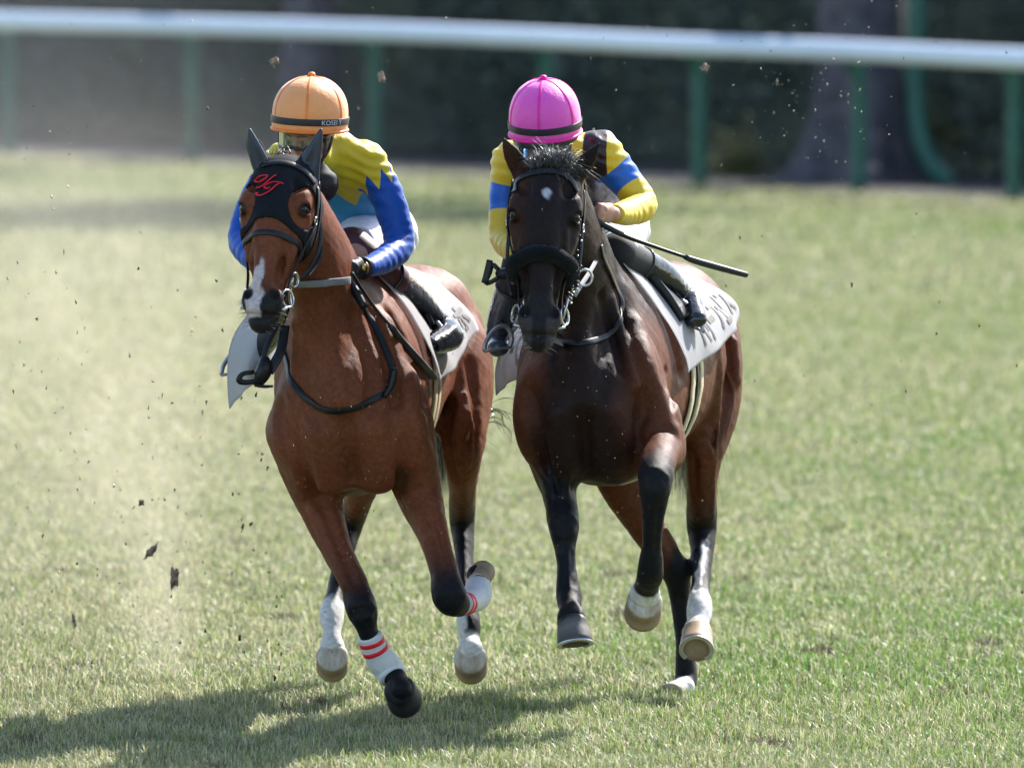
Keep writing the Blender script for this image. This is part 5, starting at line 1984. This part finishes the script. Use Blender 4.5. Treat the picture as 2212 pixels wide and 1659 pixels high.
JB = dict(seat=(1310, 560, 40.5), lo=W(1030, 800, 39.3), hi=W(1560, 120, 40.95), lat=(1, -.15, 0),
          head=(1178, 318, 39.74), face=(-.05, -.92, -.32), up=(.0, -.3, 1), knee_cut=-.01,
          torso=[(1315, 500, 40.62, .145, .11), (1290, 450, 40.42, .128, .10), (1242, 390, 40.14, .158, .112), (1200, 340, 39.97, .160, .100), (1185, 318, 39.90, .085, .07)],
          neckline=[(1195, 345, 39.92, .062, .062), (1185, 340, 39.82, .052, .055), (1180, 325, 39.77, .050, .052)],
          armR=[(1296, 325, 39.93, .072, .072), (1345, 385, 39.94, .060, .060), (1387, 442, 39.90, .052, .052), (1360, 458, 39.78, .046, .046), (1334, 462, 39.63, .034, .037), (1325, 463, 39.59, .031, .034)],
          armL=[(1106, 350, 39.95, .072, .072), (1093, 430, 39.96, .056, .056), (1088, 508, 39.92, .050, .050), (1105, 535, 39.80, .044, .044), (1135, 550, 39.66, .034, .036), (1142, 552, 39.63, .031, .033)],
          legR=[(1325, 485, 40.60, .115, .115), (1345, 495, 40.28, .092, .092), (1335, 548, 39.98, .068, .068), (1385, 572, 40.14, .055, .056), (1430, 602, 40.24, .056, .056), (1472, 642, 40.32, .044, .044), (1492, 660, 40.33, .042, .045), (1503, 690, 40.18, .036, .026)],
          legL=[(1240, 490, 40.60, .115, .115), (1180, 510, 40.28, .092, .092), (1130, 560, 39.98, .068, .068), (1104, 625, 40.05, .050, .052), (1086, 680, 40.12, .046, .048), (1076, 726, 40.16, .038, .042), (1076, 742, 40.16, .036, .042), (1076, 752, 40.0, .032, .026)],
          handR=((1322, 463, 39.58), (-.58, -.80, .02), (-.35, -.15, -.9), (-.20, .85, -.35)),
          handL=((1143, 552, 39.63), (.5, -.75, -.1), (.15, .1, -.95), (.35, .75, -.3)),
          jersey_mat=MJ_B, pattern=pat_B)

def clear(pts, R, clo, gap, out):
    """legs lie outside the saddlecloth and the horse's side"""
    bs = [R['bvh'], clo]
    res = []
    for (px, py, Y, a, b) in pts:
        for bv in bs:
            h = bv.ray_cast(Vector((0, 0, CAM_H)), ray(px, py).normalized())
            if h[0] is not None and h[0].y > 39.9: Y = min(Y, h[0].y - gap - a)
        res.append((px, py, Y, a, b))
    ys = [r[2] for r in res]
    ys = [ys[0]] + [min(ys[i], (ys[i - 1] + ys[i] + ys[i + 1]) / 3 + .02) for i in range(1, len(ys) - 1)] + [ys[-1]]
    return [(r[0], r[1], y, r[3], r[4]) for r, y in zip(res, ys)]


def bvh_obj(o):
    me = o.data
    V = np.zeros(len(me.vertices) * 3)
    me.vertices.foreach_get("co", V)
    return BVHTree.FromPolygons([tuple(v) for v in V.reshape(-1, 3)], [tuple(f.vertices) for f in me.polygons])


JA['legR'] = JA['legR'][:3] + clear(JA['legR'][3:], RA, bvh_obj(clothA), .012, 1)
JB['legR'] = JB['legR'][:3] + clear(JB['legR'][3:], RB, bvh_obj(clothB), .012, 1)
fa, fb = JA['legR'], JB['legR']
stirrup(horseA, [(880, 600, fa[3][2] + .05), (905, 640, fa[4][2] + .05), (0, 0, 0)], W(938, 722, fa[6][2] - .06), (-.30, .12, .9), (.85, -.35, -.35))
stirrup(horseA, [(625, 620, 40.5), (570, 720, 40.75), (0, 0, 0)], W(508, 794, 40.72), (.20, .12, .9), (.85, .35, .1), .05)
stirrup(horseB, [(1420, 600, fb[3][2] + .05), (1450, 640, fb[4][2] + .05), (0, 0, 0)], W(1488, 690, fb[6][2] - .06), (-.35, .12, .9), (.75, -.5, -.35))
stirrup(horseB, [(1130, 620, 40.25), (1086, 690, 40.1), (0, 0, 0)], W(1076, 742, 39.98), (.20, .12, .9), (.85, .35, .1), .05)

riderA, HFA, LA = jockey(JA, "jockey in an orange cap and a yellow and blue jersey riding the bay horse", (M_MAROON, M_BOOT, M_BOOT))
riderB, HFB, LB = jockey(JB, "jockey in a pink cap and yellow jersey with blue sleeve bands on the dark horse", (M_BLACKCLOTH, M_BOOT, M_BOOT_GREY))
capA, fA, ptA = cap(riderA, W(670, 250, 39.74), (-.34, -.93, -.05), (.03, -.10, 1), .131, .150, .140, M_CAP_O, M_CAP_O2, M_BAND, False)
S_SEAM = .02
capB, fB, ptB = cap(riderB, W(1177, 259, 39.74), (-.16, -.95, -.20), (-.04, -.22, 1), .126, .148, .147, M_CAP_P, M_CAP_P2, M_BAND)
goggles(riderA, HFA, .006)
goggles(riderB, HFB, .0)
# lettering on the orange cap's band
V, Fc = text_mesh("KOSEI Y", 1.0, .004)
ww, hh = V[:, 0].max(), V[:, 1].max()
P = []
for x, y, _ in V:
    th = .72 + .62 * (x / ww)
    P.append(ptA(-.0205 + .017 * y / hh, 1.0, th, .0046))
mesh_obj("lettering", P, Fc, M_LETTER, capA, False)
P = [ptB(-.066 + .012 * math.sin(2 * math.pi * i / 24), 1.0, .10 + .11 * math.cos(2 * math.pi * i / 24), -.0005) for i in range(25)]
add("emblem", tube(P, .0016, 6, n=1), M_LETTER, capB)

M_EYEWHITE = simple_mat("eye_white", (.20, .17, .155), rough=.2, bstr=0)
M_IRIS = simple_mat("dark_iris", (.02, .012, .01), rough=.1, bstr=0)
for root, H in ((riderA, HFA), (riderB, HFB)):
    for sgn in (-1, 1):
        e = add("eye", ball(H.w(sgn * .031, .073, -.004), .0132, nu=16, nv=10), M_EYEWHITE, root)
        add("iris", ball(H.w(sgn * .031, .0855, -.005), (.0072, .0014, .0072), H.ax, 12, 6), M_IRIS, e)
        add("eyebrow", tube([H.w(sgn * .012, .094, .017), H.w(sgn * .032, .088, .021), H.w(sgn * .050, .074, .016)], [.003, .004, .002], 6), M_HAIR_BLK, root)
# gaiter, chin straps, gloves, watch
for root, H in ((riderA, HFA), (riderB, HFB)):
    G = Field(H.o - .22, H.o + .22, .005)
    G.chain([list(H.w(0, .006, -.075)) + [.062, .070], list(H.w(.01, -.012, -.125)) + [.062, .064], list(H.w(.03, -.05, -.165)) + [.070, .068]], H.x, k=.02)
    X, Y, Z = G.grid()
    s = (X - H.w(0, 0, -.055)[0]) * H.z[0] + (Y - H.w(0, 0, -.055)[1]) * H.z[1] + (Z - H.w(0, 0, -.055)[2]) * H.z[2]
    p, q = G.mesh(np.maximum(G.a, s), smooth=2)
    p = crease(p, vnormals(p, q), [(H.w(0, 0, -.12), (.2, .2, 1), .12, .047, .0016, 1)])
    mesh_obj("neck_gaiter", p, q, M_BLACKCLOTH, root)
    for sgn in (-1, 1):
        add("chin_strap", join(strap(catmull([H.w(sgn * .088, .018, .010), H.w(sgn * .082, .022, -.05), H.w(sgn * .058, .035, -.10), H.w(0, .055, -.125)], 5), [H.x * sgn] * 11 + [H.y] * 5, .016, .004),
                               strap(catmull([H.w(sgn * .088, -.03, .010), H.w(sgn * .086, -.012, -.03), H.w(sgn * .082, .018, -.055)], 4), [H.x * sgn] * 9, .013, .004)), M_BLACKCLOTH, root)
for key in ('handR', 'handL'):
    wr, d, row, curl = JA[key]
    wp = W(*wr)
    G = Field(wp - .17, wp + .17, .0045)
    fist(G, wp, d, row, curl)
    G.a -= .0035
    p, q = G.mesh(smooth=1)
    mesh_obj("glove", p, q, M_GLOVE, riderA)
ax = nrm(LA['aR'][-1, :3] - LA['aR'][-2, :3])
wc = LA['aR'][-1, :3] + ax * .012
wt = add("wristwatch", torus(wc, .034, .007, ax), M_GLOVE, riderA)
add("watch_case", tube([wc + np.array((.004, -.036, .004)), wc + np.array((.005, -.043, .005))], .014, 14, n=1), M_GOLD, wt)
add("zip", strap(catmull([W(693, 392, 39.86), W(697, 420, 39.92), W(702, 440, 39.98)], 4), [(-.1, -1, .1)] * 9, .006, .003), M_LETTER, riderA)


# ---------------------------------------------------------------- whips (held, so things of their own)
def whip(label, pts, rad, grip, keeper, loc):
    r = empty("riding_whip", loc)
    tag(r, label, "whip", "riding whips in the jockeys' hands")
    add("shaft", tube([W(*p) for p in pts], rad, 10, n=5), M_LEATHER, r)
    add("grip", tube([W(*p) for p in grip], [.010, .0115, .0105], 12, n=3), M_GLOVE, r)
    add("keeper", tube([W(*p) for p in keeper], [(.012, .009), (.016, .012), (.017, .012), (.015, .010)], 12, n=3), M_PADDED, r)
    return r


def lay(pts):
    """the whip's course just clear of the horse's shoulder and saddlecloth"""
    out, y = [], 39.5
    for px, py in pts:
        h = hit(px, py, RA['bvh'], 0)
        if h is not None: y = h[1] - .07
        out.append((px, py, y))
    ys = np.polyval(np.polyfit(range(len(out)), [o[2] for o in out], 1), range(len(out)))
    return [(o[0], o[1], min(o[2], v)) for o, v in zip(out, ys)]


M_PADDED = simple_mat("padded_whip_leather", (.020, .024, .028), rough=.5, bstr=.3, bscale=90)
whip("black padded whip slanting down the bay horse's white saddlecloth", lay([(760, 590), (785, 630), (815, 672), (850, 710)]), [.0065, .0062, .0062, .0062], [(752, 580, 39.54), (764, 598, 39.56), (776, 616, 39.58)],
     lay([(845, 705), (868, 738), (905, 780), (938, 815)]), W(760, 590, 39.55))
whip("black padded whip sticking out sideways beside the pink-capped rider's knee", [(1285, 476, 39.50), (1350, 510, 39.55), (1420, 535, 39.62), (1482, 556, 39.68)], [.0085, .0080, .0068, .0062], [(1282, 474, 39.50), (1315, 492, 39.52), (1345, 507, 39.54)],
     [(1480, 555, 39.68), (1500, 563, 39.70), (1560, 580, 39.76), (1612, 594, 39.81)], W(1300, 485, 39.5))

# ================================================================ kicked-up turf and dust
M_DIRT = simple_mat("clod_earth", (.33, .25, .19), rough=.95, var=.5, vscale=60, bstr=1, bscale=120, bdist=.01)


def clod(label, px, py, Y, rx, rz, rot=0.0):
    c = W(px, py, Y)
    V, Fq = ball((0, 0, 0), 1, None, 18, 12)
    V = np.array(V)
    ph = rng.uniform(0, 6, 6)
    k = 1 + .22 * np.sin(V[:, 0] * 5 + ph[0]) + .2 * np.sin(V[:, 2] * 6 + ph[1] + V[:, 1] * 3) + .14 * np.sin(V[:, 0] * 11 + V[:, 2] * 9 + ph[2])
    V = V * k[:, None] * (rx, rx * .8, rz)
    cr, sr = math.cos(rot), math.sin(rot)
    V = np.stack([V[:, 0] * cr - V[:, 2] * sr, V[:, 1], V[:, 0] * sr + V[:, 2] * cr], 1)
    n0 = len(V)
    rows = []
    for _ in range(70):
        i = rng.integers(0, n0)
        d = nrm(V[i] + rng.normal(size=3) * .01)
        g = max(rx, rz) / .040
        rows.append([V[i] * .9, V[i] + d * rng.uniform(.004, .014) * g, V[i] + d * rng.uniform(.008, .022) * g + rng.normal(size=3) * .006 * g])
    hv, hf = strands(rows, .0018, 4)
    o = mesh_obj("turf_clod", [v + c for v in V] + [v + c for v in hv], Fq + [[i + n0 for i in f] for f in hf], M_DIRT, None)
    tag(o, label, "clod", "clods of turf thrown up by the hooves")


clod("tall dark clod of earth in mid air, largest left of the bay horse", 376, 1246, 40.6, .014, .036)
clod("tan slanted clod of earth in mid air above the tall dark one", 326, 1191, 40.9, .013, .028, -.7)
clod("thin upright sliver of turf in mid air low on the far left", 160, 1340, 40.4, .006, .020, .2)
clod("small brown clod in mid air high over the dust plume", 305, 1086, 40.5, .009, .010)
clod("ragged clod flying in front of the white rail above the orange cap", 594, 132, 41.5, .016, .012, .3)
clod("pale clod flying just below the white rail, right of the orange cap", 824, 166, 41.5, .012, .017, .2)
clod("tan clod flying near a green post right of the pink cap", 1523, 146, 41.5, .015, .012, .2)

M_SPECK = None
m, t, b = new_mat("turf_speck")
a = t.nodes.new("ShaderNodeAttribute")
a.attribute_name = "speck"
t.links.new(a.outputs["Color"], b.inputs["Base Color"])
b.inputs["Roughness"].default_value = .7
M_SPECK = m


def specks():
    Vs, Cs = [], []

    def put(c, n, L, colr):
        pass
    pts = []
    for _ in range(420):                                   # beside and before the bay
        pts.append((W(rng.uniform(-60, 620), rng.triangular(150, 1250, 1640), rng.uniform(39.3, 42.5)), rng.uniform(.002, .008), 0))
    for _ in range(330):                                   # in front of both horses
        pts.append((W(rng.normal(760, 120), rng.normal(1080, 240), rng.uniform(38.7, 39.25)), rng.uniform(.0012, .0034), 1))
    for _ in range(190):
        pts.append((W(rng.normal(1290, 130), rng.normal(1050, 260), rng.uniform(38.5, 39.05)), rng.uniform(.0010, .0026), 1))
    for _ in range(95):                                   # cluster thrown up behind, to the right
        pts.append((W(rng.normal(1745, 75), rng.normal(245, 80), rng.uniform(42, 44)), rng.uniform(.002, .006), 1))
    for _ in range(110):
        pts.append((W(rng.uniform(0, 2212), rng.uniform(0, 330), rng.uniform(41, 44)), rng.uniform(.0015, .006), 1))
    for _ in range(110):
        pts.append((W(rng.uniform(1500, 2212), rng.uniform(330, 1500), rng.uniform(39.5, 43)), rng.uniform(.002, .006), 0))
    for c, s, kind in pts:
        if c[2] < .02: c[2] = rng.uniform(.03, .25)
        q = rng.normal(size=(4, 3))
        q = q / np.linalg.norm(q, axis=1, keepdims=True) * s * (1, 1, rng.uniform(.6, 2.6))
        Vs.append(c + q)
        if rng.random() < (.30 if kind else .78): colr = np.array((.07, .05, .035)) * rng.uniform(.6, 1.5)
        elif rng.random() < .25: colr = np.array((.14, .20, .05))
        else: colr = np.array((.48, .42, .28)) * rng.uniform(.7, 1.2)
        Cs.append(np.repeat(colr[None], 4, 0))
    n = len(Vs)
    b = (np.arange(n) * 4)[:, None]
    T = np.stack([b + (0, 1, 2), b + (0, 2, 3), b + (0, 3, 1), b + (1, 3, 2)], 1).reshape(-1, 3)
    o = mesh_obj("flying_debris", np.vstack(Vs), T, M_SPECK, None, False)
    set_col(o, "speck", np.vstack(Cs))
    tag(o, "specks of soil and grass flying in the air around the galloping horses", "debris", kind="stuff")


specks()


def dust(name, lo, hi, blobs, dens, color, scale, label):
    """a box of air with dust thinning to nothing well inside its faces"""
    lo, hi = np.asarray(lo, float), np.asarray(hi, float)
    V = [(x, y, z) for z in (lo[2], hi[2]) for y in (lo[1], hi[1]) for x in (lo[0], hi[0])]
    Fq = [[0, 2, 3, 1], [4, 5, 7, 6], [0, 1, 5, 4], [2, 6, 7, 3], [0, 4, 6, 2], [1, 3, 7, 5]]
    m = bpy.data.materials.new(name)
    m.use_nodes = True
    t = m.node_tree
    t.nodes.remove(t.nodes["Principled BSDF"])
    vol = t.nodes.new("ShaderNodeVolumePrincipled")
    vol.inputs["Color"].default_value = (*color, 1)
    vol.inputs["Anisotropy"].default_value = .35
    tc = t.nodes.new("ShaderNodeTexCoord")
    total = None
    for (c, r, wgt) in blobs:
        mp = t.nodes.new("ShaderNodeMapping")
        mp.vector_type = 'TEXTURE'
        mp.inputs["Location"].default_value = c
        mp.inputs["Scale"].default_value = r
        t.links.new(tc.outputs["Object"], mp.inputs[0])
        ln = t.nodes.new("ShaderNodeVectorMath")
        ln.operation = 'LENGTH'
        t.links.new(mp.outputs[0], ln.inputs[0])
        mr = t.nodes.new("ShaderNodeMapRange")
        mr.interpolation_type = 'SMOOTHSTEP'
        mr.inputs[1].default_value, mr.inputs[2].default_value = 1.0, 0.0
        mr.inputs[3].default_value, mr.inputs[4].default_value = 0.0, wgt
        t.links.new(ln.outputs["Value"], mr.inputs[0])
        if total is None: total = mr.outputs[0]
        else:
            ad = t.nodes.new("ShaderNodeMath")
            ad.operation = 'ADD'
            t.links.new(total, ad.inputs[0])
            t.links.new(mr.outputs[0], ad.inputs[1])
            total = ad.outputs[0]
    nz = t.nodes.new("ShaderNodeTexNoise")
    nz.inputs["Scale"].default_value = scale
    nz.inputs["Detail"].default_value = 3
    t.links.new(tc.outputs["Object"], nz.inputs["Vector"])
    mr = t.nodes.new("ShaderNodeMapRange")
    mr.inputs[1].default_value, mr.inputs[2].default_value = .35, .7
    mr.inputs[3].default_value, mr.inputs[4].default_value = .15, 1.6
    t.links.new(nz.outputs[0], mr.inputs[0])
    mu = t.nodes.new("ShaderNodeMath")
    mu.operation = 'MULTIPLY'
    t.links.new(total, mu.inputs[0])
    t.links.new(mr.outputs[0], mu.inputs[1])
    mu2 = t.nodes.new("ShaderNodeMath")
    mu2.operation = 'MULTIPLY'
    mu2.inputs[1].default_value = dens
    t.links.new(mu.outputs[0], mu2.inputs[0])
    t.links.new(mu2.outputs[0], vol.inputs["Density"])
    t.links.new(vol.outputs[0], t.nodes["Material Output"].inputs["Volume"])
    o = mesh_obj(name, V, Fq, m, None, False)
    tag(o, label, "dust", kind="stuff")


dust("dust_plume", (-3.2, 39.6, .01), (.2, 47.6, 2.6),
     [((-1.28, 41.6, .30), (.20, .6, .60), 3.0), ((-1.40, 41.8, .75), (.38, .8, .75), 1.0), ((-1.7, 42.5, 1.1), (1.1, 2.4, 1.2), .42), ((-1.6, 44.5, 1.2), (1.4, 2.8, 1.3), .3)],
     .15, (.86, .76, .64), 3.6, "tan dust plume rising from the turf behind the bay horse")
dust("dust_cloud", (-7.5, 52, .01), (1.5, 98, 4.2),
     [((-3.4, 75, 1.2), (3.4, 22, 2.8), 1.0)], .0030, (.78, .80, .86), .35, "thin pale dust hanging over the far turf on the left")
